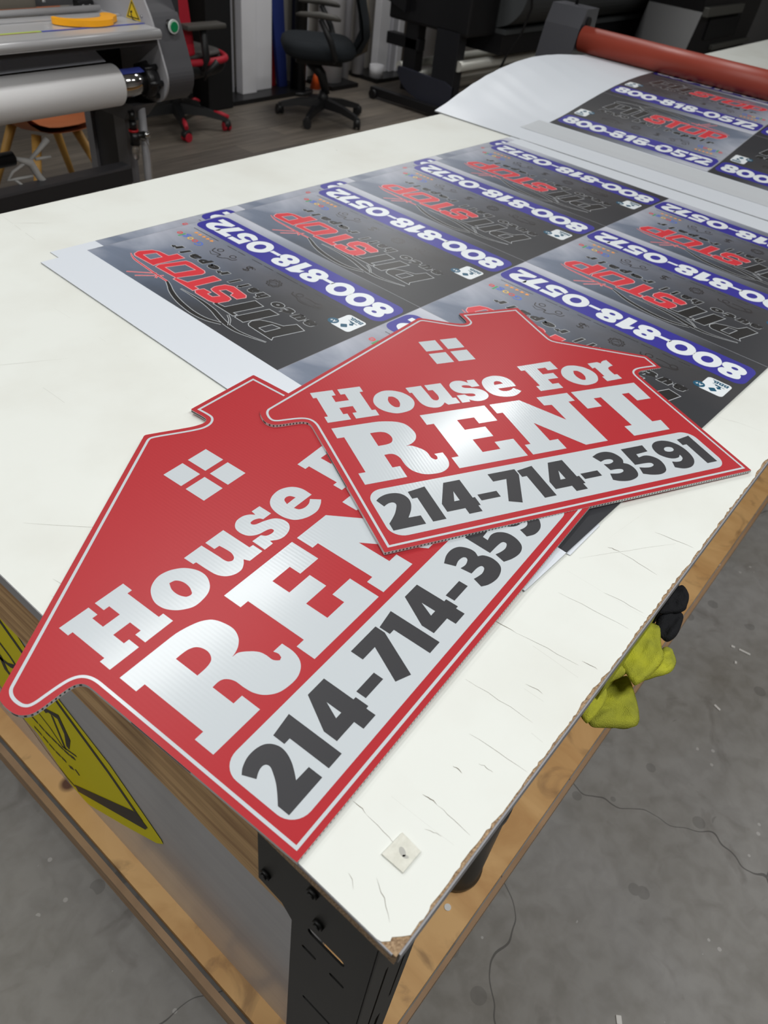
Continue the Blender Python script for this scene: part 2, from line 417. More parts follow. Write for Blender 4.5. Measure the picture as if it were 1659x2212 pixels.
class Flat:
    """flat printed shapes (millimetres), layered a hair apart"""
    def __init__(s): s.v = []; s.f = []; s.m = []
    def fill(s, loops, mi, z):
        flat = [p for l in loops for p in l]
        tris = tessellate_polygon([[Vector((p[0], p[1], 0)) for p in l] for l in loops])
        o = len(s.v); s.v += [(p[0], p[1], z) for p in flat]
        for t in tris:
            a, b, c = [flat[i] for i in t]
            if (b[0]-a[0])*(c[1]-a[1]) - (b[1]-a[1])*(c[0]-a[0]) < 0: t = t[::-1]
            s.f.append([i + o for i in t]); s.m.append(mi)
    def line(s, pts, w, mi, z, closed=False, ws=None):
        n = len(pts)
        L = []; Rr = []
        for i, p in enumerate(pts):
            a = pts[(i-1) % n] if (closed or i > 0) else p
            b = pts[(i+1) % n] if (closed or i < n-1) else p
            def nrm(p, q):
                dx, dy = q[0]-p[0], q[1]-p[1]; l = math.hypot(dx, dy)
                return (-dy/l, dx/l) if l > 1e-9 else None
            n1 = nrm(a, p); n2 = nrm(p, b)
            if n1 is None: n1 = n2
            if n2 is None: n2 = n1
            if n1 is None: n1 = n2 = (0, 1)
            mx, my = n1[0]+n2[0], n1[1]+n2[1]; l = math.hypot(mx, my)
            if l < 1e-6: mx, my, l = n1[0], n1[1], 1
            mx /= l; my /= l; k = 1 / max(0.45, mx*n1[0] + my*n1[1])
            hw = (ws[i] if ws else w) / 2 * k
            L.append((p[0]+mx*hw, p[1]+my*hw)); Rr.append((p[0]-mx*hw, p[1]-my*hw))
        o = len(s.v); s.v += [(x, y, z) for x, y in L] + [(x, y, z) for x, y in Rr]
        for i in range(n if closed else n-1):
            j = (i+1) % n; s.f.append([o+i, o+n+i, o+n+j, o+j]); s.m.append(mi)
    def text(s, txt, x0, x1, y0, y1, mi, z, shear=0, off=0, flip=False):
        cu = bpy.data.curves.new('t', 'FONT'); cu.body = txt; cu.offset = off; cu.shear = shear; cu.resolution_u = 3
        ob = bpy.data.objects.new('t', cu); COL.objects.link(ob)
        dg = bpy.context.evaluated_depsgraph_get(); me = bpy.data.meshes.new_from_object(ob.evaluated_get(dg))
        vs = [v.co.copy() for v in me.vertices]; fs = [list(p.vertices) for p in me.polygons]
        bpy.data.objects.remove(ob); bpy.data.curves.remove(cu); bpy.data.meshes.remove(me)
        ax, bx = min(v.x for v in vs), max(v.x for v in vs); ay, by = min(v.y for v in vs), max(v.y for v in vs)
        o = len(s.v); s.v += [(x0 + (v.x-ax)/(bx-ax)*(x1-x0), y0 + (v.y-ay)/(by-ay)*(y1-y0), z) for v in vs]
        for f in fs: s.f.append([i+o for i in f]); s.m.append(mi)
    def build(s, name, mats, parent=None, uvbox=None, scale=0.001):
        me = bpy.data.meshes.new(name); me.from_pydata([(x*scale, y*scale, z*scale) for x, y, z in s.v], [], s.f)
        for m in (mats if isinstance(mats, (list, tuple)) else [mats]): me.materials.append(m)
        for p, mi in zip(me.polygons, s.m):
            p.material_index = mi
        b = bmesh.new(); b.from_mesh(me)
        for f in b.faces:
            if f.normal.z < 0: f.normal_flip()
        if uvbox:
            uv = b.loops.layers.uv.new('UVMap')
            for f in b.faces:
                for l in f.loops: l[uv].uv = (l.vert.co.x / (uvbox[0]*scale), l.vert.co.y / (uvbox[1]*scale))
        b.to_mesh(me); b.free()
        o = bpy.data.objects.new(name, me); COL.objects.link(o)
        if parent: o.parent = parent
        return o
# ---- lettering outlines, millimetres
GLY = {
    'H': '15,335.5 51,335.5 51,321 44.5,321 44.5,304 66,304 66,321 59,321 59,335.5 96,335.5 96,321 90,321 90,271.5 96,271.5 96,256.5 59,256.5 59,271.5 66,271.5 66,288 44.5,288 44.5,271.5 51,271.5 51,256.5 15,256.5 15,271.5 20.5,271.5 20.5,321 15,321',
    'o': '156,303s 162.5,290.5s 163,277s 156.5,264.5s 147.5,257.5s 135.5,254.5s 124,254.5s 114,259.5s 106.5,266.5s 101,277s 100.5,290s 106.5,303s 115,311s 127.5,315.5s 139.5,314s 148.5,309.5s;129,299 136,297s 140,289s 139.5,278.5s 135.5,270 132.5,269s 127.5,271s 124,279.5s 124.5,290s',
    'u': '165.5,315.5 192.5,315.5 193.5,287.5s 193.5,280s 195,274.5s 199.5,272s 204,274.5s 207,281.5s 207,290.5s 206,300 198.5,300.5 198.5,315.5 227.5,315.5 227.5,272.5 233,272 233,257 212,257 209,264 204,259s 196,254.5s 186,255s 177,260.5s 172,269.5s 170.5,281.5s 170,300.5 166,301',
    's': '287.5,313 287.5,293.5 273.5,293.5 271,298s 264.5,301s 258.5,300.5s 257.5,297.5s 260.5,294s 271.5,290.5s 283.5,284.5s 289,275.5s 288.5,265.5s 281.5,258s 270,254.5s 260,256s 251.5,262 250.5,256.5 236.5,256.5 237,277 251,276.5 255,271s 262.5,269s 267.5,270.5s 267.5,274.5s 263,277s 249.5,280s 240.5,287s 237.5,297.5s 240,308s 249,315s 260,315.5s 267.5,312s 273,306 274,313.5',
    'e': '348.5,279.5 314,279.5 316.5,273s 323.5,270s 333,271s 340.5,275.5 349.5,264.5 342.5,259.5s 330.5,254.5s 316.5,255s 305.5,259s 297.5,265.5s 293,277s 293,291s 296.5,302s 303.5,310s 314.5,315s 328.5,315.5s 342,308.5s 348.5,296.5s;330.5,291 313.5,290.5 317,298s 322,300s 327.5,298s',
    'R': '15,242 79,242 88.5,241.5s 103,238.5s 115,234s 124,226.5s 128.5,214.5s 129.5,201s 125,190s 118,183s 110.5,179s 103,177 111,176s 120.5,167.5s 125.5,160s 127,152.5s 127,144s 129,140s 131.5,137.5 135,139 136.5,144s 135,150 148.5,150 148.5,134.5s 145,123s 138.5,115.5s 128,110.5s 115,110s 101.5,113s 91,121.5s 86,131.5s 84.5,142s 84,155s 80,163s 74.5,166s 65,166 65,137.5 76.5,137.5 76.5,113.5 15,113.5 15,137.5 25.5,137.5 25.5,218 15,218;65,218 65,187 78.5,187.5s 87,190.5s 91.5,198s 91.5,206.5s 88,213.5s 81.5,217s 73.5,218s',
    'E': '155.5,241.5 267.5,241.5 267.5,200.5 235.5,200.5 235.5,216.5 206,216.5 206,191 241,191 241,166.5 206,166.5 206,136 235.5,136 235.5,153 267.5,153 267.5,111.5 155.5,111.5 155.5,136 167,136 167,216.5 155.5,216.5',
    'N': '276.5,241.5 331,241.5 377.5,175.5 377.5,217 364,218.5 364,241.5 423,241.5 423,218.5 410.5,218.5 410.5,111.5 370,111.5 320.5,181 320.5,135 335,135 335,111.5 276.5,111.5 276.5,135 286.5,135 286.5,217 276.5,217',
    'T': '431,241.5 561,241.5 559,193.5 531,193.5 531,216.5 516.5,216.5 516.5,136.5 533.5,136.5 531,111.5 461,111.5 461,136.5 475.5,136.5 473.5,216.5 459,216.5 459,193.5 431,193.5',
    'F': '382,333 451,335.5 451,310.5 430.5,310.5 430.5,319 414,319 414,301 435,301 435,285 414,285 414,271 426,271 426,256.5 382,256.5 382,271 389.5,271 389.5,319 382,319',
    'o2': '502,303s 508.5,290.5s 509,277s 502.5,264.5s 493.5,257.5s 481.5,254.5s 470,254.5s 460,259.5s 452.5,266.5s 447,277s 446.5,290s 452.5,303s 461,311s 473.5,315.5s 485.5,314s 494.5,309.5s;475,299 482,297s 486,289s 485.5,278.5s 481,270 478.5,269s 473.5,271s 470,279.5s 470.5,290s',
    'r': '515.5,314 536,314.5 541,309 544.5,313s 551,316s 558,316.5 558.5,298 550,296s 544.5,292.5s 542.5,285.5s 542.5,272 548.5,271.5 548.5,258 516,256.5 516,271 521,271.5 521,299.5 515,298',
    'd2': '17,80 23,84.5s 33,88s 43.5,88s 52,85s 57,79.5s 59.5,71.5s 58.5,63s 54.5,53.5s 49.5,46s 44,39 61,38.5 61,22.5 16,22.5 16,35.5 23.5,43s 30.5,51s 36,59.5s 39,66s 38,70s 34.5,71.5s 29,70.5s 22.5,67',
    'd1': '90.5,89 90.5,23.5 71.5,23.5 71.5,71 64,71 64,85',
    'd4': '143.5,89 143.5,51 147,51 147,35 143.5,35 143.5,23.5 124,23.5 124,35 97.5,35 97.5,51 118.5,89;124,69.5 124,51 116,51',
    'dd': '152.5,54.5 182,54.5 182,42.5 152.5,42.5',
    'd7': '187.5,89 231,89 231,76.5 205,23.5 187.5,31 208.5,73 187.5,73',
    'd1b': '259.5,89 259.5,23.5 240.5,23.5 240.5,71 233,71 233,85',
    'd4b': '311.5,89 311.5,51 315.5,51 315.5,35 311.5,35 311.5,23.5 292.5,23.5 292.5,35 265.5,35 265.5,51 287,89;292.5,69.5 292.5,51 284,51',
    'dd2': '320,54.5 349.5,54.5 349.5,42.5 320,42.5',
    'd3': '361.5,83.5 374.5,88.5s 387.5,89s 397.5,84.5s 403,75s 403.5,65.5s 399.5,58.5 405.5,54s 408.5,44s 406.5,33.5s 401.5,27s 392,23s 381,22s 368,25s 359.5,30 364,43 371.5,41s 379.5,40s 387.5,42.5s 388.5,46.5s 382,49s 369.5,49.5 368,64 377,62.5s 385.5,65s 387.5,68.5s 385,71.5s 376.5,72.5s 367,70',
    'd5': '416.5,87.5 457,87.5 455.5,72.5 433,71 432,63.5 444,65s 453.5,61s 460,51.5s 460,39.5s 455,28.5s 448.5,23.5s 438.5,21.5s 425,24s 413,29.5 417,43.5 426,40.5s 435.5,39.5s 443,42.5s 442.5,47s 436,49s 414.5,50',
    'd9': '472,29 477,41.5 484.5,39s 492,39s 499,43.5s 501,49s 500.5,52 495,47.5s 485,47s 476,51.5s 468,62s 468,74.5s 472.5,83s 482.5,89s 496,89.5s 508,84s 516.5,72.5s 519.5,57s 517,40.5s 510,30s 498,23s 483.5,23s;497,73s 501,70s 500,65s 495.5,62.5s 488.5,63s 484.5,66s 485.5,70.5s 490.5,73.5s',
    'd1c': '549.5,89 549.5,23.5 530.5,23.5 530.5,71 523,71 523,85',
}
PIT = {
    'P1': '66.5,235 81.5,292.5 77,299.5 134.5,298.5 141,294.5 144.5,284.5 139,270.5 121,260.5 99,253 89.5,230.5;120.5,291 115.5,264 96.5,260.5 102,291.5',
    'I': '159,232.5 135.5,232 151,298.5 172.5,298 174,294.5',
    'T1': '198.5,231 174,234 187.5,291.5 178,290.5 178,298 232.5,297 232.5,291.5 211.5,289.5',
    'S': '224,231.5 217.5,237.5 222.5,253 240,252.5 243.5,243.5 263,245 267.5,258.5 235.5,260 228.5,262.5 225.5,271 231.5,292.5 247,297 283,297 291.5,292 287.5,276.5 270,275 269,283.5 254,283.5 248,269.5 273,268 279.5,265.5 283,254.5 278.5,235 263.5,227',
    'T2': '319.5,229.5 298.5,229.5 305.5,284 294.5,284 294,295.5 350.5,296 351,290.5 325.5,284',
    'O': '411,292 414.5,282.5 400,232 388,229 346,230.5 339,235 337,243 352.5,289.5;400,280.5 388,242 358,240 368,281',
    'P2': '434.5,227 412.5,227 419.5,283.5 418,292.5 473,295 480.5,291 485,280 475.5,255.5 462.5,248.5 436.5,245.5;468,282 460.5,256 438,257.5 441.5,283.5',
    'swA': '487,295.5 460,305.5 394,309.5 350,310.5 316,327 267.5,341 225.5,346 201.5,343 173,330.5',
    'swB': '312.5,309 248.5,307 179,320.5 134,325 77.5,312.5',
}
FL = -0.88                                                       # floor level
# ---------------------------------------------------------------- room
room = MB().box((-4.5, -4.5, FL-0.05), (13, 1.46, FL)).build('floor', concrete_mat()); struct(room)
f2 = MB().box((-4.5, 1.46, FL-0.05), (13, 4.85, FL)).build('floor', plank_mat()); struct(f2)
m_wall = mat('wall_paint', (176, 172, 166), 0.8, var=0.3, vscale=1.5, rgb2=(160, 155, 150))
struct(MB().box((-4.5, 4.78, FL), (13, 4.9, 2.25)).build('wall_back', m_wall))
struct(MB().box((-4.5, -4.6, FL), (13, -4.5, 2.25)).build('wall_front', m_wall))
struct(MB().box((-4.6, -4.5, FL), (-4.5, 4.9, 2.25)).build('wall_left', m_wall))
struct(MB().box((13, -4.5, FL), (13.1, 4.9, 2.25)).build('wall_right', m_wall))
struct(MB().box((-4.5, -4.5, 2.2), (13, 4.9, 2.3)).build('ceiling', mat('ceiling_paint', (150, 150, 148), 0.9)))

# ---------------------------------------------------------------- work table
m_lam = laminate_mat()
m_core = mat('particle_board', (176, 150, 118), 0.9, var=0.9, vscale=420, rgb2=(112, 86, 62), bump=0.6, bscale=500)
m_band = mat('grey_edge_band', (146, 146, 150), 0.45)
m_blk = mat('black_steel', (22, 22, 21), 0.45, spec=0.3)
m_hole = mat('dark_gap', (10, 10, 11), 0.9)
m_pine = wood_mat('pine_beam', (206, 168, 118), (160, 122, 80), (14, 0.7, 14), knots=False)
m_ply = wood_mat('plywood', (226, 182, 122), (204, 156, 98), (2.2, 1.1, 1), knots=True)
m_plyx = wood_mat('plywood_edge', (172, 140, 106), (140, 112, 84), (0.7, 0.7, 30), knots=False)
TX = 6.4; TY = 1.455
table = empty('work_table')
tag(table, 'long white-topped work table with chipped edges, black steel leg and plywood lower shelf', 'table')
b = MB()
poly = [(TX, TY), (0.0, TY), (0.0, 0.02)]
random.seed(3)
poly += [(0.001, 0.016), (0.006, 0.011), (0.009, 0.012), (0.014, 0.007)]
x = 0.02
while x < 2.6:
    d = 0.0026 + 0.0028 * noise.noise(Vector((x*14, 2, 0))) + random.uniform(-0.0011, 0.0011)
    poly.append((x, max(0.0007, d))); x += random.uniform(0.003, 0.009)
poly += [(2.7, 0.002), (TX, 0.002)]
b.prism(poly, -0.0009, 0.0, 2, 0, 0)
TOPB = b
MB().box((0.0006, 0.0006, -0.019), (TX, TY, -0.0009)).build('particle_core', m_core, table)
b = MB()
b.box((0.004, -0.0012, -0.0195), (TX, 0.0006, -0.0016))
b.box((-0.0008, 0.21, -0.0195), (0.0006, TY, -0.0006)).box((-0.0006, 0.004, -0.0045), (0.0006, 0.21, -0.0008))
b.box((0, TY, -0.0195), (TX, TY+0.001, -0.0006))
b.build('edge_band', m_band, table)
# scratches cut into the laminate
b = TOPB
m_scr = mat('scratch', (120, 112, 100), 0.9)
def scratch(p, q, w, bend=0.002):
    n = 7; L = []
    for i in range(n):
        t = i/(n-1); xx = p[0]+(q[0]-p[0])*t; yy = p[1]+(q[1]-p[1])*t + 0
        xx += bend*math.sin(t*3.1)*(random.random()); L.append((xx, yy, w*math.sin(math.pi*min(1, max(0.02, t)))+0.00008))
    vs = []
    for xx, yy, ww in L: vs += [(xx-ww/2, yy, 0.00012), (xx+ww/2, yy, 0.00012)]
    b.add(vs, [(2*i, 2*i+1, 2*i+3, 2*i+2) for i in range(n-1)], 1)
for p, q, w in [((.071,.109),(.070,.092),.0006), ((.119,.066),(.120,.050),.0009), ((.161,.062),(.161,.051),.0008), ((.336,.142),(.341,.104),.0008),
                ((.546,.093),(.550,.077),.0009), ((.549,.077),(.547,.024),.0004), ((.120,.050),(.118,.012),.0003), ((.341,.104),(.352,.03),.0003),
                ((.07,.092),(.066,.05),.0003), ((.25,.11),(.255,.03),.00025), ((.43,.10),(.44,.012),.00025), ((.20,.07),(.205,.006),.0003),
                ((.36,.03),(.362,.012),.0007), ((.47,.06),(.475,.01),.0003), ((.62,.06),(.63,.01),.0005), ((.56,.10),(.66,.085),.00025), ((.50,.11),(.62,.03),.00025),
                ((.035,.05),(.016,.02),.0005), ((.022,.07),(.015,.058),.0003), ((.095,.045),(.10,.03),.0003), ((.29,.06),(.292,.04),.0005), ((.18,.045),(.182,.03),.0004),
                ((.04,.86),(.06,.80),.0006), ((.12,.95),(.16,.86),.0005), ((.035,.52),(.05,.42),.0007), ((.02,.50),(.04,.46),.0004), ((.2,1.32),(.26,1.28),.0006),
                ((.5,1.40),(.56,1.36),.0005), ((.06,.62),(.16,.50),.0003), ((.15,.98),(.3,.90),.0003), ((.02,.98),(.03,.93),.0005), ((.10,1.25),(.13,1.22),.0005), ((.3,1.38),(.33,1.36),.0004)]:
    scratch(p, q, w)
b.build('laminate_top', [m_lam, m_scr], table, recalc=False)
# corner leg of folded steel
def leg(loc, mir=1):
    b = MB()
    H = 0.86
    slots = []
    def caps(cx, cy, hw, r):
        return [(cx + hw + r*math.cos(a), cy + r*math.sin(a)) if -math.pi/2 <= a <= math.pi/2 else (cx - hw + r*math.cos(a), cy + r*math.sin(a)) for a in [math.radians(-90+20*k) for k in range(18)]]
    front = [(.016, -.0196), (.157, -.0196), (.157, -.120), (.125, -.124), (.111, -.142), (.109, -H), (.016, -H)]
    b.prism([(y*mir, z) for y, z in front], 0.001, 0.0032, 0, 0, holes=[[(y*mir, z) for y, z in caps(.067, -.125, .0165, .0068)], [(y*mir, z) for y, z in caps(.086, -.18, .006, .0038)], [(y*mir, z) for y, z in caps(.049, -.18, .006, .0038)],
        [(y*mir, z) for y, z in caps(.067, -.33, .017, .0042)]])
    sd = [(.001, -.0196), (.083, -.0196), (.083, -H), (.001, -H)]
    def vs(cx, cz, hz, r): return [(cx + y, cz + x) for x, y in [(p[0], p[1]) for p in caps(0, 0, hz, r)]]
    b.prism(sd, .0145*mir, .0168*mir, 1, 0, holes=[vs(.052, -.10, .016, .0065), vs(.030, -.24, .10, .0022), vs(.066, -.22, .11, .0022), vs(.052, -.40, .03, .004)])
    b.box((.0032, .107*mir if mir > 0 else -.109, -H), (.02, .109*mir if mir > 0 else -.107, -.145))
    b.box((.081, .0168*mir if mir > 0 else -.032, -H), (.083, .032*mir if mir > 0 else -.0168, -.02))
    l = b.build('leg', m_blk, table, loc)
    for y, z in ((.146, -.092), (.088, -.032), (.078, -.086)):
        k = MB().tube([(0.001, y*mir, z), (-0.0025, y*mir, z)], 0.0062, 6).tube([(-0.0025, y*mir, z), (-0.0042, y*mir, z)], 0.0038, 12).build('bolt', m_blk, l)
    return l
leg((0, 0, 0))
leg((0, TY, 0), -1)
MB().box((0.022, 0.112, -0.212), (0.034, 1.34, -0.0196)).build('beam', m_pine, table)
MB().box((0.004, 0.012, -0.738), (5.6, 1.42, -0.72)).build('shelf', [m_ply], table)
b = MB().box((-0.015, 0.0, -0.78), (-0.004, 1.42, -0.722)).build('shelf_rail', m_plyx, table)
b = MB().box((0.0, 0.002, -0.770), (5.6, 0.010, -0.740)).build('shelf_rail', m_plyx, table)
# clear square pad
pad = MB()
pad.prism([(p[0], p[1]) for p in [(.0785,.0575),(.0765,.0355),(.0525,.0358),(.0522,.0590)]], 0.0002, 0.0022, 2, 0)
pad.prism(ell(.0655, .047, .0045, .0026, 14, 1.1), 0.0022, 0.00235, 2, 1).prism(ell(.064, .0425, .0015, .003, 9, .5), 0.0022, 0.00235, 2, 1)
po = pad.build('adhesive_pad', [mat('clear_vinyl_pad', (222, 222, 212), 0.25, rgb2=(190, 190, 178), var=0.4, vscale=220), mat('glue_residue', (176, 176, 170), 0.8)])
tag(po, 'small clear square pad stuck on the white table near its front corner', 'pad')
tag(MB().prism(ell(.341, .053, .006, .006, 20), -0.72, -0.7185).build('plastic_disc', mat('white_plastic', (225, 225, 222), 0.4)), 'small white round disc lying on the plywood shelf edge', 'disc')

# ---------------------------------------------------------------- clear plastic panel with yellow warning sticker
pm = mat('milky_plastic', (176, 176, 180), 0.16, spec=0.5, var=0.3, vscale=3, vstretch=(1, 0.6, 14), rgb2=(156, 156, 162))
pang = math.atan2(0.030, 0.755)
pn = MB()
for k in range(6):
    pass
pn.box((0, 0, 0.0), (0.004, 1.22, 0.50))
panel = pn.build('milky_screen', pm, None, (0.036, 0.095, -0.72), (0, 0, 0))
tag(panel, 'milky grey plastic panel standing on the shelf under the near end of the table', 'panel')
def Pn(y, z, off=0.0012):   # point of the panel from table y, z
    return (-off, y - 0.095, z + 0.72)
m_yel = mat('yellow_vinyl', (226, 214, 0), 0.5, spec=0.15); m_ink = mat('black_ink', (24, 22, 20), 0.5)
st = MB()
def sticker(poly, mi, off):
    t = tessellate_polygon([[Vector((p[0], p[1], 0)) for p in poly]])
    st.add([Pn(p[0], p[1], off) for p in poly], t, mi)
yel = [(0.95,-0.150),(0.786,-0.215),(0.736,-0.243),(0.702,-0.260),(0.677,-0.288),(0.621,-0.345),(0.511,-0.394),(0.406,-0.481),(0.403,-0.490),(0.423,-0.518),(0.518,-0.602),(0.645,-0.708),(0.66,-0.714),(0.705,-0.707),(0.781,-0.621),(0.826,-0.620),(0.886,-0.576),(0.950,-0.542)]
sticker(yel, 0, .0010)
def stroke(pts, w, off=.0015, mi=1, ws=None):
    f = Flat(); f.line(pts, w, 0, 0, ws=ws); st.add([Pn(v[0], v[1], off) for v in f.v], f.f, mi)
stroke([(0.95,-0.170),(0.794,-0.233),(0.749,-0.272),(0.700,-0.307),(0.633,-0.359),(0.520,-0.430),(0.453,-0.487)], .013)
sticker([(0.474,-0.484),(0.462,-0.478),(0.439,-0.489),(0.448,-0.509),(0.678,-0.699),(0.684,-0.681)], 1, .0016)
stroke([(0.685,-0.690),(0.709,-0.689),(0.766,-0.663),(0.822,-0.623),(0.888,-0.581),(0.950,-0.542)], .006)
L2 = [(0.731,-0.499),(0.703,-0.511),(0.676,-0.539),(0.628,-0.513)]
stroke([(0.811,-0.350),(0.767,-0.374),(0.752,-0.390),(0.786,-0.417),(0.837,-0.435)], .010)
stroke(L2, .005); stroke([(0.700,-0.460),(0.688,-0.443),(0.649,-0.419),(0.639,-0.467),(0.653,-0.516)], .012, ws=[.006,.008,.014,.016,.008])
stroke([(0.830,-0.400),(0.815,-0.419),(0.812,-0.455),(0.795,-0.461)], .016); stroke([(0.674,-0.442),(0.666,-0.537)], .007)
stroke([(0.860,-0.330),(0.835,-0.40),(0.87,-0.47)], .010)
for dash in ([(0.775,-0.556),(0.752,-0.557),(0.734,-0.559),(0.714,-0.556),(0.694,-0.553),(0.675,-0.550),(0.655,-0.544),(0.636,-0.533)],
             [(0.782,-0.598),(0.755,-0.600),(0.738,-0.605),(0.719,-0.607),(0.699,-0.603),(0.682,-0.601)], [(0.677,-0.608),(0.660,-0.595)], [(0.654,-0.588),(0.642,-0.598)]):
    for p, q in zip(dash, dash[1:]):
        m1 = (p[0]*.15+q[0]*.85, p[1]*.15+q[1]*.85); stroke([p, m1], .008)
so = st.build('warning_sticker', [m_yel, m_ink], panel, recalc=False)
so['label'] = 'yellow warning sticker with black border and lettering'

# things on the lower shelf
bk = MB()
prof = [(0.0, .0), (.046, 0), (.050, .006), (.050, .016), (.047, .02), (.047, .24), (.050, .245), (.050, .27), (.04, .275), (0, .275)]
N = 36
vs = [(r*math.cos(2*math.pi*j/N), r*math.sin(2*math.pi*j/N), z) for r, z in prof for j in range(N)]
bk.add(vs, [(i*N+j, i*N+(j+1) % N, (i+1)*N+(j+1) % N, (i+1)*N+j) for i in range(len(prof)-1) for j in range(N)], 0, True)
tag(bk.build('plastic_pot', mat('dark_plastic_pot', (52, 50, 46), 0.35), None, (.408, .087, -.7198)), 'dark round plastic pot on the plywood shelf, mostly hidden by the table edge', 'pot')

# ---------------------------------------------------------------- cloths bunched over the shelf side
def lobe(mb, poly, z, th, mi=0, seed=0, dip=0.0):
    """a rounded fold of cloth: filled outline with puffed surface"""
    pts = smooth_path([(p[0], p[1], True) for p in poly], True, 5)
    xs = [p[0] for p in pts]; ys = [p[1] for p in pts]; x0, x1, y0, y1 = min(xs), max(xs), min(ys), max(ys)
    n = len(pts); cx = sum(xs)/n; cy = sum(ys)/n; R = 9
    def hh(t, x, y):
        k = math.sqrt(max(0, 1 - t**2.6))
        return k * (0.65 + 0.55 * noise.noise(Vector((x*60, y*90, seed*7.3))))
    top = []; bot = []
    for k in range(R + 1):
        t = k / R
        for p in pts:
            x = cx + (p[0]-cx)*t; y = cy + (p[1]-cy)*t
            w = 0.0012 * noise.noise(Vector((x*150, y*150, seed)))
            sag = dip * (x - x0) / (x1 - x0 + 1e-6)
            top.append((x, y, z + th*hh(t, x, y) + w - sag)); bot.append((x, y, z - 1.3*th*hh(t, x, y) + w - sag))
    fs = [(k*n+j, k*n+(j+1) % n, (k+1)*n+(j+1) % n, (k+1)*n+j) for k in range(R) for j in range(n)]
    mb.add(top, fs, mi, True); mb.add(bot, [f[::-1] for f in fs], mi, True)
m_cg = mat('lime_microfibre', (206, 208, 66), 0.95, spec=0.1, var=0.8, vscale=26, rgb2=(146, 150, 70), bump=1.0, bscale=900)
cl = MB()
lobe(cl, [(.542,.016),(.549,.009),(.558,.003),(.560,-.006),(.532,-.021),(.507,-.034),(.449,-.024),(.455,-.010),(.474,.014)], -.085, .012, seed=1)
lobe(cl, [(.541,-.025),(.545,-.033),(.539,-.040),(.529,-.047),(.509,-.048),(.488,-.036),(.469,-.023),(.482,-.013),(.518,-.023)], -.095, .012, seed=2)
lobe(cl, [(.455,.009),(.493,-.006),(.481,-.021),(.454,-.042),(.437,-.049),(.426,-.045),(.404,-.022),(.392,-.007),(.397,.001),(.42,.006)], -.128, .013, seed=3)
lobe(cl, [(.413,.014),(.429,.005),(.418,-.004),(.397,-.007),(.367,-.004),(.372,.007)], -.095, .009, seed=4)
lobe(cl, [(.45,.018),(.478,.008),(.476,-.002),(.464,-.008),(.439,0),(.426,.006)], -.088, .010, seed=5)
cl.box((.40, .002, -.12), (.54, .012, -.03))
tag(cl.build('cleaning_cloth', m_cg), 'crumpled lime green cleaning cloth hanging under the right table edge', 'cloth')
ck = MB()
lobe(ck, [(.603,.015),(.641,.001),(.629,-.015),(.611,-.020),(.600,-.021),(.585,-.012),(.57,.005)], -.075, .012, seed=8)
lobe(ck, [(.60,-.010),(.601,-.022),(.591,-.026),(.562,-.030),(.545,-.026),(.542,-.017),(.551,-.005),(.575,.002)], -.085, .011, seed=9)
ck.box((.565, .002, -.10), (.62, .012, -.03))
tag(ck.build('rag', mat('black_cloth', (30, 31, 34), 0.85, spec=0.2, bump=0.8, bscale=400)), 'crumpled black rag hanging behind the lime green cloth at the table edge', 'rag')

# scraps on the concrete
m_scrap = mat('white_scrap', (216, 214, 210), 0.6)
for (x, y, L, w, a, lab) in [(1.477,-.158,.030,.006,-1.45,'long white plastic scrap on the concrete floor right of the lime cloth'),
                        (1.472,-.127,.010,.007,-1.4,'stubby white scrap beside the long scrap on the concrete floor'),
                        (1.246,-.167,.018,.006,-1.9,'white plastic scrap alone in the middle of the concrete floor'),
                        (1.423,-.152,.009,.006,.3,'tiny white chip just below the long scrap on the concrete floor'),
                        (1.76,.02,.014,.007,-1.3,'small white scrap on the concrete close under the black rag'),
                        (.46,-.278,.014,.010,.6,'square white scrap on the concrete at the bottom of the photo')]:
    o = MB().bbox((-L/2, -w/2, 0), (L/2, w/2, .003), .0008).build('plastic_scrap', m_scrap, None, (x, y, FL), (0, 0, a))
    tag(o, lab, 'scrap', 'white scraps on the concrete floor')

# ---------------------------------------------------------------- house shaped signs
m_red = print_mat('sign_red', (174, 48, 54), 0.36, spec=0.2, bump=0.08)
m_wht = print_mat('sign_white', (196, 203, 208), 0.17, spec=0.3, bump=0.1)
m_num = print_mat('sign_black', (58, 58, 61), 0.42, spec=0.3, bump=0.06)
m_fe = flute_edge_mat()
OUT = [(-9.5,-9,0),(-9.5,252,1),(-11,261.5,1),(-15.5,266.5,1),(-24,269,1),(-57.8,270,1),(-66.6,275,1),(-71.3,284,1),(-71.5,303,1),(-66.5,312,1),(-44,326,0),(281,521,1),(287,524,1),(294,521,1),
       (340,495.5,1),(352,490.5,1),(362,488.5,1),(368,490.5,1),(371,497,1),(371,524,1),(373,525.5,0),(497,525.5,0),(499.5,524,1),(500.5,412,1),(503,403,1),(509,397,0),(646,313,0),(646,272,0),(601,271.5,1),(590,266,1),(586.5,250,1),(587.5,-9,0)]
LINE = [(-1,-1,0),(-1,250,1),(-2.5,262,1),(-7,270.5,1),(-15,275.5,1),(-26,277.5,1),(-41.8,278.3,1),(-52.5,278.8,1),(-58.5,281,1),(-61.8,287,1),(-62,299,1),(-58,307.5,1),(-50.8,312.5,0),(276,508.5,1),(286,513.5,1),(294,511.5,1),
        (326,493.5,1),(340,486,1),(352,481,1),(363,480.2,1),(372,483.5,1),(378,490,1),(379.5,499,1),(379,517,0),(490,517,0),(491.5,410,1),(494,399,1),(501,391.5,0),(638,308.5,0),(638.5,280,0),(604,280,1),(590,276.5,1),(581,268,1),(578.5,250,1),(579.5,-1,0)]
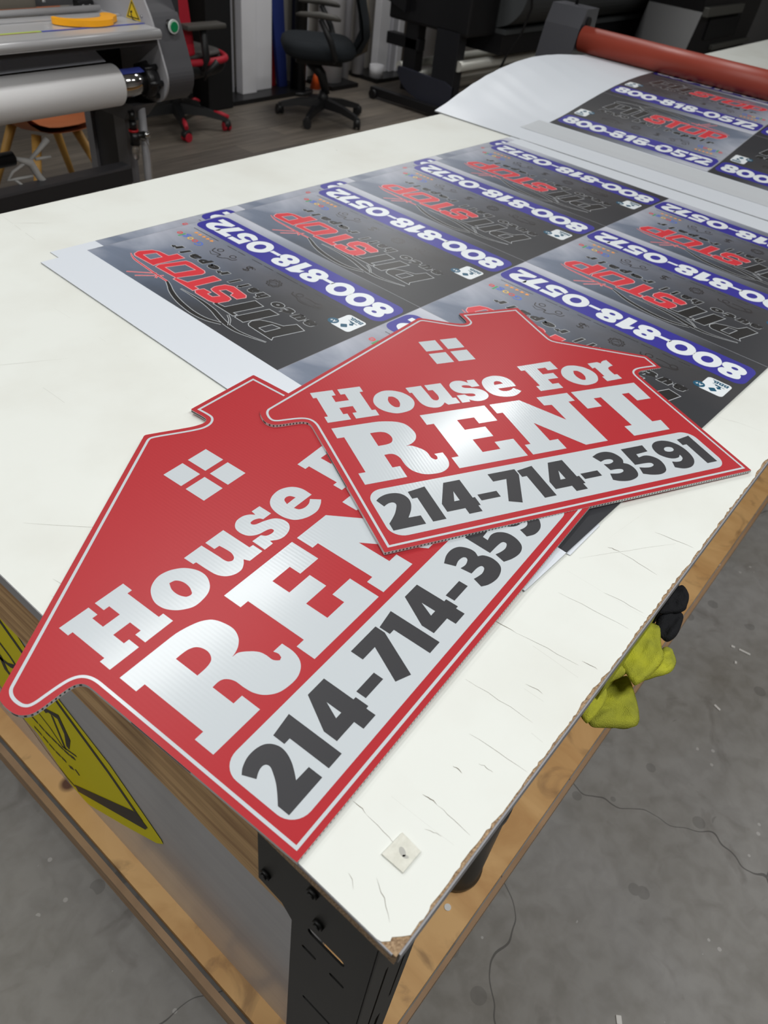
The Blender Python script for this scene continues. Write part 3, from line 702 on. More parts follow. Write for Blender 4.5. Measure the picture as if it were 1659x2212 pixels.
def make_sign():
    root = empty('yard_sign')
    out = smooth_path(OUT, True, 4)
    TH = .0045
    b = MB(); b.prism([(x*.001, y*.001) for x, y in out], -TH, 0, 2, 0, 1)
    b.build('sign_board', [m_red, m_fe], root)
    f = Flat(); f.line(smooth_path(LINE, True, 5), 3.4, 0, .12, True); f.build('border_line', m_wht, root)
    f = Flat()
    for x0, x1 in ((248.5, 280.8), (290, 322)):
        for y0, y1 in ((370.3, 402.8), (411, 443.6)): f.fill([[(x0, y0), (x1, y0), (x1, y1), (x0, y1)]], 0, .12)
    f.build('window_pane_print', m_wht, root)
    f = Flat()
    for k in ('H', 'o', 'u', 's', 'e', 'F', 'o2', 'r'): f.fill(decode(GLY[k]), 0, .12)
    f.build('slogan_lettering', m_wht, root)
    f = Flat()
    for k in 'RENT': f.fill(decode(GLY[k]), 0, .12)
    f.build('headline_lettering', m_wht, root)
    f = Flat(); f.fill([rrect(10, 10.2, 559, 100.3, 21, 8)], 0, .12); pp = f.build('number_panel', m_wht, root)
    f = Flat()
    for k in ('d2', 'd1', 'd4', 'dd', 'd7', 'd1b', 'd4b', 'dd2', 'd3', 'd5', 'd9', 'd1c'): f.fill(decode(GLY[k]), 0, .24)
    f.build('phone_number', m_num, pp)
    return root
def rotm(rx, ry, rz):
    return Matrix.Rotation(rz, 4, 'Z') @ Matrix.Rotation(ry, 4, 'Y') @ Matrix.Rotation(rx, 4, 'X')
sA = make_sign()
sB = copy_tree(sA)
sA.matrix_world = Matrix.Translation((0.0070557, 0.1157478, 0.0048)) @ rotm(0.00188197, -0.00759349, 0.0645527)
sB.matrix_world = Matrix.Translation((0.3326778, 0.2847139, 0.0133957)) @ rotm(-0.00248, 0.0115566, -0.47027971)
tag(sA, 'red house-shaped House For RENT sign underneath, overhanging the near end of the table', 'sign', 'red house-shaped rental signs')
tag(sB, 'red house-shaped House For RENT sign lying on top of the other one, fully readable', 'sign', 'red house-shaped rental signs')

# ---------------------------------------------------------------- printed advertising sheets
W_, H_ = 541.0, 355.0
m_sky = banner_bg_mat()
PM = [m_sky, mat('print_blue', (52, 48, 148), 0.4), mat('print_white', (226, 232, 236), 0.4), mat('print_red', (208, 50, 60), 0.4), mat('print_black', (34, 33, 33), 0.4),
      mat('print_silver', (176, 180, 184), 0.4), mat('print_pink', (226, 168, 172), 0.4), mat('print_teal', (22, 84, 112), 0.4), mat('print_orange', (238, 158, 74), 0.4),
      mat('print_google_blue', (78, 112, 206), 0.4), mat('print_google_red', (216, 76, 74), 0.4), mat('print_google_yellow', (232, 190, 86), 0.4), mat('print_google_green', (64, 160, 98), 0.4), mat('print_icon', (50, 47, 48), 0.35), mat('print_faint', (134, 136, 144), 0.4)]
SKY, BLU, WHT, RED, BLK, SIL, PNK, TEA, ORA, GB, GR, GY, GG, ICO, FNT = range(15)
def design():
    f = Flat()
    nx, ny = 6, 4
    f.fill([[(0, 0), (W_, 0), (W_, H_), (0, H_)]], SKY, 0.05)
    f.line([(0, 0.8), (W_, 0.8)], 1.4, FNT, .1); f.line([(W_-.6, 0), (W_-.6, H_)], 1.0, FNT, .1)
    # phone banner
    f.fill([rrect(6, 30, 538, 111, 20, 6)], BLU, .12)
    def dig(loops): f.fill(loops, WHT, .2)
    sp = lambda s: decode(s)
    eight = [sp('61,50s 51,45s 44,43.5s 37,44s 27,47s 20,54s 18,62s 20,70s 24,74s 21,80s 20,90s 26,96.5s 40,99.5s 52,98s 59,93s 62,84s 59,76s 55,73s 61,68s 64,60s')[0],
             ell(40, 60.5, 6.5, 5, 14), ell(40.5, 84.5, 5.5, 4.2, 14)]
    def sh(loops, dx): return [[(x+dx, y) for x, y in l] for l in loops]
    dig(eight); dig(sh(eight, 171)); dig(sh(eight, 253))
    for cx, rx in ((89, 26), (141, 27), (371, 27)): dig([ell(cx, 71, rx, 28.5, 36), ell(cx, 71, rx*.42, 13.5, 24)])
    for cx in (177.5, 330): dig([[(cx-13, 61), (cx+12, 61), (cx+13, 70), (cx-12, 70)]])
    dig([[(246, 44), (265, 44), (267, 98), (250, 98), (237, 86), (237, 73), (247, 78)]])
    dig(sp('400,52 401,64 408,62s 420,58s 427,62s 425,68s 416,70s 403,67 405,98 442,98 442,85 420,84 419,78 430,78s 442,72s 445,62s 440,50s 424,43.5s 410,46s'))
    dig([[(447, 98), (486, 98), (486, 84), (472, 44), (452, 44), (466, 83), (447, 83)]])
    dig(sp('482,44 524,44 524,57 505,58 515,67s 523,77s 522,89s 512,97s 498,99s 486,96s 480,90 484,79 492,83s 500,85s 505,80s 501,72s 490,63s 481,55'))
    # big lettering with outlines
    for k, fillm, om in (('P1', BLK, SIL), ('I', BLK, SIL), ('T1', BLK, SIL), ('S', RED, PNK), ('T2', RED, PNK), ('O', RED, PNK), ('P2', RED, PNK)):
        L = decode(PIT[k])
        for l in L: f.line(l, 3.4 if om == PNK else 3.2, om, .14, True)
        f.fill(L, fillm, .2)
    # swoosh of a car body
    a = decode(PIT['swA']); 
    A = smooth_path([(487,296,1),(462,305,1),(425,308,1),(394,310,1),(350,311,0)], False, 5)
    f.line(A, 4.2, PNK, .14, ws=[2+3.0*min(1, i/6) for i in range(len(A))]); f.line(A, 2, RED, .2, ws=[.8+1.8*min(1, i/6) for i in range(len(A))])
    A = smooth_path([(350,311,1),(334,318,1),(316,327,1),(290,336,1),(262,342,1),(225,345.5,1),(195,342,1),(168,331,0)], False, 5)
    w = [3+5.5*math.sin(math.pi*min(1, (i+2)/(len(A)+6))) for i in range(len(A))]
    f.line(A, 5, SIL, .14, ws=[x+2.8 for x in w]); f.line(A, 5, BLK, .2, ws=w)
    A = smooth_path([(312,309,1),(280,308,1),(248,308.5,1),(214,313,1),(185,321,1),(160,326,1),(134,327,1),(105,321,1),(76,312,0)], False, 5)
    n = len(A); w = [1+8*math.sin(math.pi*i/(n-1))**1.5 for i in range(n)]
    f.line(A, 5, SIL, .13, ws=[x+2.6 for x in w]); f.line(A, 5, BLK, .21, ws=w)
    A = smooth_path([(186,303,1),(170,312,1),(157,325,0)], False, 4); f.line(A, 4.5, SIL, .22); f.line(A, 1.8, BLK, .24)
    for A in ([(424,347),(387,307)], [(402,344),(380,314)], [(372,302),(378,312),(372,320)]): f.line(A, 4.4, PNK, .13); f.line(A, 1.8, RED, .2)
    # slanted line of words
    for t, x0, x1, y0, y1 in (('auto', 67, 178, 201, 221), ('hail', 196, 294, 200, 224), ('repair', 309, 478, 194, 220)):
        n = len(t); p = (x1-x0)/n; yb, yx = {'auto': (201, 217), 'hail': (200, 216), 'repair': (199, 213)}[t]
        for i, ch in enumerate(t):
            w = p*(.88 if ch not in 'il' else .46); xa = x0+i*p+(p*.88-w)/2; lo = yb - 2 - (6 if ch == 'p' else 0); hi = yx + 1.5 + {'t': 4, 'h': 6, 'l': 6, 'i': 5}.get(ch, 0)
            f.text(ch, xa-1.3, xa+w+1.3, lo-1.3, hi+1.3, SIL, .14+.002*i, .2, .11); f.text(ch, xa, xa+w, lo, hi, BLK, .2, .2, .075)
    # search engine rating
    x = 441
    for ch, mi, w, y0, y1 in (('G', GB, 17, 155, 172), ('o', GR, 13, 155, 167), ('o', GY, 13, 155, 167), ('g', GB, 13, 150, 167), ('l', GG, 4, 155, 173), ('e', GR, 13, 155, 167)):
        f.text(ch, x, x+w, y0, y1, mi, .2, 0, .01); x += w + 1.5
    for k in range(5):
        cx, cy = 447 + k*12.4, 134
        f.fill([[(cx + (6 if i % 2 == 0 else 2.6)*math.sin(i*math.pi/5), cy + (6 if i % 2 == 0 else 2.6)*math.cos(i*math.pi/5)) for i in range(10)]], ORA, .2)
    # rating badge
    f.fill([rrect(16, 128, 61, 179, 7, 4)], WHT, .16); f.fill([ell(62, 168, 10.5, 10, 24)], TEA, .2)
    f.text('A+', 55.5, 68.5, 164, 172, WHT, .24, 0, .02); f.text('BBB.', 21, 51, 131.5, 141.5, TEA, .2, 0, .04)
    f.line([(24, 147), (47, 144.5)], 1.4, TEA, .2); f.line([(30, 148.5), (41, 147.3)], 3.2, TEA, .2)
    f.fill([rrect(-8, -6, 8, 6, 3, 3)] and [[(38+.8*(x-y), 166+.8*(x+y)) for x, y in rrect(-5.2, -5.2, 5.2, 5.2, 1.6, 2)]], TEA, .2)
    f.fill([[(32+.7*(x-y), 153.5+.7*(x+y)) for x, y in rrect(-3.6, -3.6, 3.6, 3.6, 1.2, 2)]], TEA, .2)
    # service icons
    def ic(pts, w=2.3, cl=False, sm=True): f.line(smooth_path([(x, y, sm) for x, y in pts], cl, 4) if sm else pts, w, ICO, .18, cl)
    ic([(108,152),(112,160),(124,163),(136,168),(152,168),(166,161),(180,159),(184,151)]); ic([(126,150),(140,148),(154,149)])
    for cx in (118, 167): ic(ell(cx, 151, 7, 6.5, 12), 2.1, True, False)
    ic([(134,163),(142,165),(152,164),(158,160)], 1.2)
    gr = [(231 + (15.5 if (i // 2) % 2 else 13)*math.cos(i*math.pi/20), 157 + (14.5 if (i // 2) % 2 else 12.2)*math.sin(i*math.pi/20)) for i in range(40)]
    ic(gr, 2.2, True, False); ic(ell(231, 157, 10, 9.4, 20), 1.8, True, False); ic([(225, 157), (230, 152.5), (238, 161)], 1.5, False, False)
    f.text('$', 299, 315, 144, 168, ICO, .18); ic([(294, 150), (300, 146), (316, 147)], 1.4)
    ic([(350,148),(354,158),(366,160),(374,168),(384,170),(386,160),(410,161),(416,149)]); ic([(386,160),(398,172),(412,166)], 1.5)
    for cx in (364, 402): ic(ell(cx, 147, 6.5, 6, 12), 2.1, True, False)
    for x0, x1 in ((100, 122), (128, 154), (176, 198), (204, 262), (273, 300), (306, 336), (356, 378), (383, 411), (440, 520)):
        x = x0
        while x < x1:
            w = random.uniform(1.5, 3.4); f.line([(x, 122.5), (min(x+w, x1), 122.5)], 2.2, ICO, .16); x += w + .9
    return f
DES = design()
proto = DES.build('printed_advert', PM, None, (W_, H_))
advert_mesh = proto.data
bpy.data.objects.remove(proto)
TH2 = .0015
m_sheet = mat('white_plastic_board', (214, 220, 228), 0.42)
m_sedge = mat('board_cut_edge', (150, 152, 154), 0.6)
th = -0.04110652344124472
SHM = Matrix(((-math.sin(th), -math.cos(th), 0, 0), (math.cos(th), -math.sin(th), 0, 0), (0, 0, 1, 0), (0, 0, 0, 1)))
def sheet(origin, ztop, cols, label):
    root = empty('printed_sheet'); root.matrix_world = Matrix.Translation((origin[0], origin[1], ztop)) @ SHM
    b = MB(); b.prism([(-.541, -1.128), (.541, -1.128), (.541, .449), (-.541, .449)], -TH2, 0, 2, 0, 1)
    b.build('plastic_board', [m_sheet, m_sedge], root)
    for c in cols:
        for r in range(4):
            o = bpy.data.objects.new('printed_advert', advert_mesh); COL.objects.link(o); o.parent = root
            o.location = (c * .541, -r * .355, 0)
    tag(root, label, 'sheet', 'printed advertising sheets')
    return root
sheet((0.8709682, 0.6515742), .003, (0, -1), 'large white plastic sheet printed with repeated 800-818-0572 adverts, lying under the two red signs')
sheet((0.8709682+.038, 0.6515742+.031), .0015, (0,), 'second printed sheet peeking out along the far side of the top printed sheet')
o = MB().prism([(.494,.1315),(.4955,.1205),(.574,.1195),(.582,.1275),(.583,.14),(.494,.142)], .0002, .0013, 2, 0, 1).build('board_offcut', [m_sheet, m_sedge])
tag(o, 'narrow white plastic offcut poking out beside the lower red sign', 'offcut')

# sheet feeding under the red roller
def ss(a, b2, x): t = min(1, max(0, (x-a)/(b2-a))); return t*t*(3-2*t)
PROF = [(2.0, .004), (2.10, .0042), (2.18, .006), (2.26, .011), (2.34, .020), (2.42, .033), (2.51, .048), (2.6, .062), (2.7, .075), (2.8, .084), (2.9, .089), (2.98, .0905), (3.05, .0895), (3.1, .088)]
LIFT = [(2.02, 0), (2.08, .015), (2.14, .034), (2.22, .054), (2.3, .066), (2.38, .069), (2.49, .064), (2.6, .053), (2.75, .031), (2.92, .008), (3.0, 0), (3.1, 0)]
def interp(T, x):
    if x <= T[0][0]: return T[0][1]
    for (a, fa), (b2, fb) in zip(T, T[1:]):
        if x <= b2:
            t = (x-a)/(b2-a); return fa + (fb-fa)*t
    return T[-1][1]
def hz(x, y): return interp(PROF, x) + interp(LIFT, x) * ss(1.19, 1.50, y) ** 1.1
root3 = empty('printed_sheet', (2.02, 0.2, 0))
tag(root3, 'printed advertising sheet curving up under the red roller at the far end of the table', 'sheet', 'printed advertising sheets')
b = MB(); nx, ny = 130, 70; X0, X1, Y0, Y1 = 2.02, 3.07, .042, 1.482
gr = [[(X0+(X1-X0)*i/nx, Y0+(Y1-Y0)*j/ny) for j in range(ny+1)] for i in range(nx+1)]
vs = [(x-2.02, y-.2, hz(x, y)) for row in gr for x, y in row]; m = ny+1
b.add(vs, [(i*m+j, (i+1)*m+j, (i+1)*m+j+1, i*m+j+1) for i in range(nx) for j in range(ny)], 0, True)
nt_ = len(vs); b.add([(v[0], v[1], v[2]-.0035) for v in vs], [(i*m+j, i*m+j+1, (i+1)*m+j+1, (i+1)*m+j) for i in range(nx) for j in range(ny)], 0, True)
edge = [i*m for i in range(nx+1)] + [nx*m+j for j in range(1, ny+1)] + [i*m+ny for i in range(nx-1, -1, -1)] + [j for j in range(ny-1, 0, -1)]
E = len(edge); b.add([vs[k] for k in edge] + [(vs[k][0], vs[k][1], vs[k][2]-.0035) for k in edge], [(k, (k+1) % E, E+(k+1) % E, E+k) for k in range(E)], 1)
b.build('plastic_board', [m_sheet, m_sedge], root3, recalc=False)
# vinyl film laid on that board and its adverts, following the curve
def curved(mesh_fn, name, mats_, fx, uv=True):
    bm = bmesh.new(); bm.from_mesh(mesh_fn)
    for k in range(1, 24): bmesh.ops.bisect_plane(bm, geom=bm.verts[:] + bm.edges[:] + bm.faces[:], plane_co=(0, k*.016, 0), plane_no=(0, 1, 0))
    for k in range(1, 9): bmesh.ops.bisect_plane(bm, geom=bm.verts[:] + bm.edges[:] + bm.faces[:], plane_co=(k*.062, 0, 0), plane_no=(1, 0, 0))
    dead = []
    for v in bm.verts:
        x, y = fx(v.co.x, v.co.y); v.co = Vector((x-2.02, y-.2, hz(x, y) + v.co.z + .0005))
        if x > 3.068: dead.append(v)
    bmesh.ops.delete(bm, geom=dead, context='VERTS')
    me = bpy.data.meshes.new(name); bm.to_mesh(me); bm.free()
    if not me.materials:
        for q in mats_: me.materials.append(q)
    o = bpy.data.objects.new(name, me); COL.objects.link(o); o.parent = root3
    return o
for c in (0, 1):
    for r in (0, 1, 2):
        def fx(x, y, c=c, r=r): return (2.256 + r*.355 + y, 1.180 - c*.553 - x*1.02)
        curved(advert_mesh, 'printed_advert', PM, fx)
ff = Flat(); ff.fill([[(0, 0), (0, 118), (1150, 118), (1150, 0)]], 0, 0); fo = ff.build('t', [mat('film_margin', (206, 211, 216), 0.3)]); fm = fo.data; bpy.data.objects.remove(fo)
curved(fm, 'film_margin', [MATS['film_margin']], lambda x, y: (2.13 + y, 1.215 - x*1.02 + .0))['label'] = 'pale film margin'

# ---------------------------------------------------------------- roller gantry of the flatbed applicator
gan = empty('roller_applicator', (3.05, 1.5, 0))
tag(gan, 'red rubber roller held by dark brackets across the far end of the table', 'roller')
GO = Vector((3.05, 1.5, 0))
def L(p): return tuple(Vector(p) - GO)
m_rub = mat('red_rubber', (158, 66, 50), 0.42, spec=0.45, var=0.35, vscale=5, rgb2=(136, 52, 40))
MB().tube([L((3.05, 1.522, .1365)), L((3.05, .05, .1365))], .0455, 48).build('rubber_roller', m_rub, gan)
m_grey = mat('dark_grey_metal', (54, 55, 62), 0.45)
b = MB(); prof = [(2.975-3.05, .0), (3.15-3.05, .0), (3.15-3.05, .242), (3.05-3.05, .242), (3.02-3.05, .19)]
b.prism([(3.125-3.05, .0), (3.125-3.05, .0), (.10, 0)] and [(-.07, .0), (.10, .0), (.10, .235), (.0, .235), (-.03, .17)], .03, .19, 1, 0)
b.build('end_bracket', m_grey, gan)
MB().tube([L((3.08, 1.535, .19)), L((3.08, 1.524, .19))], .018, 16).build('bracket_bore', m_hole, gan)
MB().tube([L((3.12, 1.62, .235)), L((3.12, 1.62, .27)), L((3.14, 1.64, .5)), L((3.2, 1.7, 1.0))], .007, 8).build('air_hose', mat('black_rubber', (16, 16, 18), 0.5), gan)
b = MB(); b.prism([(-.07, .0), (.10, .0), (.10, .235), (.0, .235), (-.03, .17)], -1.62, -1.465, 1, 0); b.build('end_bracket', m_grey, gan)

# ---------------------------------------------------------------- laminating machine
LA = math.radians(2.16)
lm = empty('laminating_machine', (1.354, 2.277, 0), (0, 0, LA))
tag(lm, 'grey wide-format laminating machine with aluminium tray and green button, left of the photo', 'machine')
m_lg = mat('light_grey_paint', (160, 160, 164), 0.42)
m_dg = mat('charcoal_paint', (74, 74, 78), 0.45)
m_alu = mat('brushed_aluminium', (196, 196, 198), 0.3, metal=0.35)
m_st = mat('polished_steel', (205, 205, 205), 0.12, metal=1.0)
m_bp = mat('black_plastic', (18, 18, 20), 0.35)
m_vd = mat('very_dark_grey', (44, 44, 47), 0.5)
# right side plate and housing: profile in (v, z)
pf = smooth_path([(.10,.42,0),(.007+.06,.30,1),(.012,.191,1),(-.014,.147,1),(-.040,.083,1),(-.059,.032,1),(-.073,-.012,1),(-.068,-.048,1),(-.045,-.080,1),(-.015,-.096,1),(.03,-.099,0),(.40,-.10,0),(.44,.42,0)], True, 4)
b = MB(); b.prism(pf, .150, .157, 0, 0); sp_ = b.build('side_plate', m_lg, lm)
b = MB(); b.prism([(v*1.0+.004, z) for v, z in pf], .1575, .268, 0, 0)
hs = b.build('side_housing', m_dg, lm)
b = MB(); b.box((.262, -.005, .02), (.275, .39, .30)); b.build('housing_cover', m_vd, lm)
bt = empty('t'); bpy.data.objects.remove(bt)
bo = MB().tube([(.222, .010, .123), (.222, -.034, .123)], .0165, 24, 0).tube([(.222, -.034, .123), (.222, -.0395, .123)], .0205, 24, 1).build('start_button', [m_bp, mat('button_ring', (206, 212, 210), 0.3)], hs)
bo.rotation_euler = (0, 0, 0)
MB().tube([(.222, -.0395, .123), (.222, -.043, .123)], .0145, 20).build('button_cap', mat('green_button', (0, 132, 78), 0.3), hs)['label'] = 'green button'
MB().tube([(.1495, .028, .144), (.1455, .028, .144)], .004, 10).build('screw_head', m_st, sp_)
b = MB()
tri = [(.071, .186), (.108, .1285), (.034, .1285)]
def trs(k): cx = sum(p[0] for p in tri)/3; cz = sum(p[1] for p in tri)/3; return [(cx+(p[0]-cx)*k, cz+(p[1]-cz)*k) for p in tri]
for k, mi, off in ((1.0, 0, .1492), (.84, 1, .149), (.66, 0, .1488)): b.add([(off, *p) for p in trs(k)], [(0, 1, 2)], mi)
f = Flat()
f.line([(.080,.143),(.076,.132),(.070,.122),(.066,.116)], .005, 0, 0); f.line([(.073,.150),(.083,.146)], .006, 0, 0); f.line([(.072,.128),(.060,.126),(.050,.119)], .003, 0, 0); f.line([(.078,.122),(.068,.112)], .007, 0, 0)
b.add([(.1486, v[0], v[1]) for v in f.v], f.f, 1)
b.build('hazard_sticker', [mat('sticker_yellow', (218, 186, 20), 0.4), m_ink], sp_, recalc=False)['label'] = 'yellow triangular crush hazard sticker'
# tray with front rail and rails
UL = -1.75
b = MB(); b.prism([(-.062,.098),(-.062,.112),(-.055,.122),(-.045,.125),(.30,.128),(.30,.120),(-.04,.112),(-.046,.098)], UL, .149, 0, 0); b.build('tray', m_alu, lm)
MB().tube([(UL, -.052, .111), (.149, -.052, .111)], .0145, 20).build('tray_front_rail', m_alu, lm)
MB().tube([(UL, .205, .139), (.12, .205, .139)], .0085, 12).build('guide_bar', m_alu, lm)
MB().box((UL, .135, .1275), (.149, .150, .1315)).build('guide_bar', m_alu, lm)
b = MB(); b.box((UL, .015, .1262), (-.235, .027, .1272), 0); b.box((-.42, .015, .1266), (-.22, .027, .1276), 1); b.box((-.218, .015, .1262), (.149, .024, .1275), 2)
b.build('printed_strip', [mat('strip_pink', (196, 140, 130), 0.4), mat('strip_green', (176, 196, 90), 0.4), mat('strip_blue', (72, 84, 168), 0.4)], lm)
MB().box((UL, -.04, .080), (.149, -.028, .098)).build('under_tray_cover', m_vd, lm)
MB().box((UL, .16, -.10), (.149, .18, .12)).build('inner_panel', mat('inner_black', (26, 26, 28), 0.5), lm)
b = MB(); b.box((UL, .33, .125), (-.03, .345, .60)); b.build('rear_panel', mat('beige_panel', (112, 106, 96), 0.4), lm)
MB().box((-.028, .34, .125), (.149, .355, .60)).build('rear_panel', mat('dim_panel', (84, 84, 86), 0.4), lm)
MB().tube([(-.02, .30, .20), (-.02, .30, .145)], .009, 10).box((-.035, .292, .16), (-.002, .30, .175)).build('latch', m_st, lm)
b = MB(); b.bbox((.075, .255, .118), (.138, .285, .152), .006)
cb = b.build('connector_block', m_bp, lm)
for u in (.093, .119): MB().tube([(u, .2545, .135), (u, .251, .135)], .0065, 12).build('connector_hole', m_st, cb)
# media roll with its core and chuck
MB().tube([(UL, 0, -.030), (-.004, 0, -.030)], .060, 56).build('vinyl_roll', mat('white_vinyl_roll', (240, 240, 241), 0.5), lm)
b = MB().tube([(-.006, 0, -.030), (.115, 0, -.030)], .041, 32).build('roll_core', m_st, lm)
b = MB(); arc = [math.radians(a) for a in range(52, 96, 6)]
b.add([(u, -.0415*math.cos(a), -.03+.0415*math.sin(a)) for a in arc for u in (-.004, .100)], [(2*i, 2*i+2, 2*i+3, 2*i+1) for i in range(len(arc)-1)], 0)
b.build('core_stripe', mat('strip_blue', (72, 84, 168)), lm, recalc=False)
b = MB().tube([(.098, 0, -.030), (.104, 0, -.030), (.128, 0, -.030), (.149, 0, -.030)], .05, 24, radii=[.044, .052, .052, .040])
for k in range(6): a = k*math.pi/3; b.tube([(.1, .044*math.cos(a), -.03+.044*math.sin(a)), (.147, .050*math.cos(a), -.03+.050*math.sin(a))], .009, 8)
ch = b.build('roll_chuck', m_bp, lm)
# film running from the tray to the roll
b = MB(); b.add([(UL, .13, .070), (-.02, .13, .088), (-.005, .03, .030), (UL, .03, .025)], [(0, 1, 2, 3)], 0); b.add([(UL, .1315, .069), (-.02, .1315, .087), (-.005, .0315, .029), (UL, .0315, .024)], [(3, 2, 1, 0)], 0)
b.build('film_web', mat('white_film', (196, 198, 206), 0.4), lm, recalc=False)
# legs and lower parts
for v0, v1 in ((.089, .150), (.285, .322)): MB().box((.082, v0, FL+.06), (.118, v1, -.10)).build('leg', mat('leg_grey', (112, 112, 116), 0.45), lm)
MB().box((.094, .150, FL+.08), (.106, .285, -.10)).build('leg_panel', m_vd, lm)
b = MB(); b.box((UL, .05, -.36), (.06, .10, -.305)); b.build('cross_beam', m_vd, lm)
MB().box((UL, .048, -.312), (.06, .102, -.303)).build('beam_lit_edge', m_dg, lm)  # lighter strip paints the light along the beam's top edge
MB().box((-.05, .02, FL+.02), (.14, .45, FL+.06)).build('foot', m_dg, lm)
MB().prism([(.0, -.10), (.34, -.10), (.30, -.155), (.06, -.155)], .06, .16, 0, 0).build('lower_bracket', m_dg, lm)
MB().tube([(UL, .10, -.222), (-.345, .10, -.222)], .0215, 20).build('take_up_tube', m_bp, lm)
b = MB()
b.tube([(-.335,.10,-.225),(-.29,.10,-.245),(-.27,.10,-.29),(-.245,.10,-.33),(-.20,.10,-.335)], .012, 8, radii=[.006,.014,.012,.014,.006])
b.tube([(-.30,.10,-.245),(-.255,.10,-.215),(-.215,.10,-.186)], .008, 8, radii=[.006,.007,.010])
b.tube([(-.30,.10,-.24),(-.355,.10,-.262),(-.378,.10,-.283),(-.35,.10,-.285),(-.29,.10,-.287)], .005, 8)
b.tube([(-.355,.10,-.285),(-.33,.10,-.31),(-.29,.10,-.345)], .0045, 8)
b.tube([(-.27,.10,-.238),(-.215,.10,-.240)], .005, 8)
b.build('brake_bracket', mat('dull_cast_grey', (196, 196, 194), 0.5), lm)
# air regulator below the housing
rg = MB()
rg.tube([(.062,.02,-.12),(.062,.02,-.15)], .011, 12).tube([(.062,.02,-.150),(.062,.02,-.178)], .0125, 16).tube([(.064,.02,-.184),(.064,.02,-.226)], .0175, 16).tube([(.064,.015,-.20),(.10,.01,-.197)], .012, 14)
rgo = rg.build('air_regulator', m_bp, lm)
MB().tube([(.063,.02,-.177),(.063,.02,-.184)], .0165, 16).build('regulator_ring', mat('red_plastic', (190, 30, 36), 0.4), rgo)
MB().tube([(.104,.006,-.188),(.104,.006,-.206)], .012, 14).build('pressure_dial', m_st, rgo)
mgl = mat('clear_cup', (206, 200, 192), 0.08); mgl.node_tree.nodes['Principled BSDF'].inputs['Transmission Weight'].default_value = 0.9
MB().tube([(.065,.02,-.226),(.065,.02,-.252),(.065,.02,-.268),(.065,.02,-.276)], .013, 16, radii=[.0125,.0145,.012,.005]).build('water_cup', mgl, rgo)
hp = smooth_path([(.074,-.204,1),(.092,-.212,1),(.103,-.232,1),(.108,-.262,1),(.107,-.31,1),(.104,-.42,1)], False, 4)
MB().tube([(u, .0, z) for u, z in hp], .0022, 8).build('air_line', mgl, rgo)
MB().tube([(.112,.03,-.10),(.112,.03,-.60)], .0135, 16).build('air_pipe', m_lg, lm)
# yellow cutter on the tray
cut = [(-.125,.056,1),(-.103,.074,1),(-.087,.070,1),(-.098,.036,1),(-.096,.012,1),(-.078,.006,1),(-.049,.012,1),(-.013,.050,1),(.014,.071,1),(.035,.092,1),(.053,.086,1),(.056,.066,1),(.038,.030,1),(.022,.000,1),(.010,-.020,0),(-.010,-.032,1),(-.045,-.031,1),(-.075,-.055,1),(-.113,-.058,1),(-.140,-.046,1),(-.150,-.020,1),(-.142,.023,1)]
cutp = [(-.118,.062,1),(-.112,.044,1),(-.096,.026,1),(-.066,.012,1),(-.030,.008,1),(.006,.012,1),(.026,.026,1),(.040,.052,1),(.060,.068,1),(.078,.060,1),(.082,.040,1),(.080,.020,1),(.066,.010,1),(.048,-.004,1),(.030,-.026,1),(-.010,-.034,1),(-.056,-.030,1),(-.096,-.008,1),(-.128,.024,1),(-.134,.050,1)]
ct = MB(); pc = smooth_path(cutp, True, 3)
ct.prism([(x, y) for x, y in pc], 0, .016, 2, 0)
co = ct.build('film_cutter', mat('orange_yellow_plastic', (250, 172, 8), 0.35))
co.location = (1.354, 2.277+.045, .1286); co.rotation_euler = (0, 0, LA)
mdf = co.modifiers.new('bevel', 'BEVEL'); mdf.width = .005; mdf.segments = 3; mdf.limit_method = 'ANGLE'
tag(co, 'orange-yellow plastic film cutter resting on the laminating machine tray', 'cutter')

# ---------------------------------------------------------------- chairs
def star_base(root, R, zc, phase, m_arm, m_tip=None, wheel=None, names='base_arm'):
    for k in range(5):
        a = phase + k*2*math.pi/5; d = Vector((math.cos(a), math.sin(a), 0)); n_ = Vector((-d.y, d.x, 0))
        b = MB()
        p0 = Vector((0, 0, zc)) + d*.03; p1 = Vector((0, 0, zc-.045)) + d*R
        secs = []
        for t, w, h in ((0, .032, .030), (.5, .026, .022), (.92, .020, .016), (1, .014, .010)):
            c = p0.lerp(p1, t) + Vector((0, 0, .012*math.sin(math.pi*t)))
            secs.append([c+n_*w+Vector((0,0,-h)), c-n_*w+Vector((0,0,-h)), c-n_*w*.7+Vector((0,0,h)), c+n_*w*.7+Vector((0,0,h))])
        vs = [v for s_ in secs for v in s_]
        b.add(vs, [(i*4+j, i*4+(j+1) % 4, i*4+4+(j+1) % 4, i*4+4+j) for i in range(3) for j in range(4)] + [(3,2,1,0), (12,13,14,15)], 0)
        arm = b.build(names, [m_arm], root)
        if m_tip:
            q0 = p0.lerp(p1, .70) + Vector((0, 0, .023)); q1 = p0.lerp(p1, 1.02) + Vector((0, 0, .013))
            MB().tube([q0, q0.lerp(q1, .5)+Vector((0, 0, .003)), q1], .017, 8, radii=[.010, .016, .013]).build('arm_cap', m_tip, arm)
        # caster: two wheels and a hood
        b = MB(); c = Vector((0, 0, FL+.027)) + d*(R-.01); ax = (n_*.5 + d*.86).normalized()
        for s_ in (-1, 1): b.tube([c+ax*.008*s_, c+ax*.024*s_], .026, 16, 1 if m_tip else 0)
        b.tube([c+Vector((0,0,.0)), c+Vector((0,0,.05))], .010, 8); b.tube([c-ax*.02+Vector((0,0,.012)), c+ax*.02+Vector((0,0,.012))], .0275, 14, 0)
        b.build('caster', [wheel, m_tip or wheel], arm)
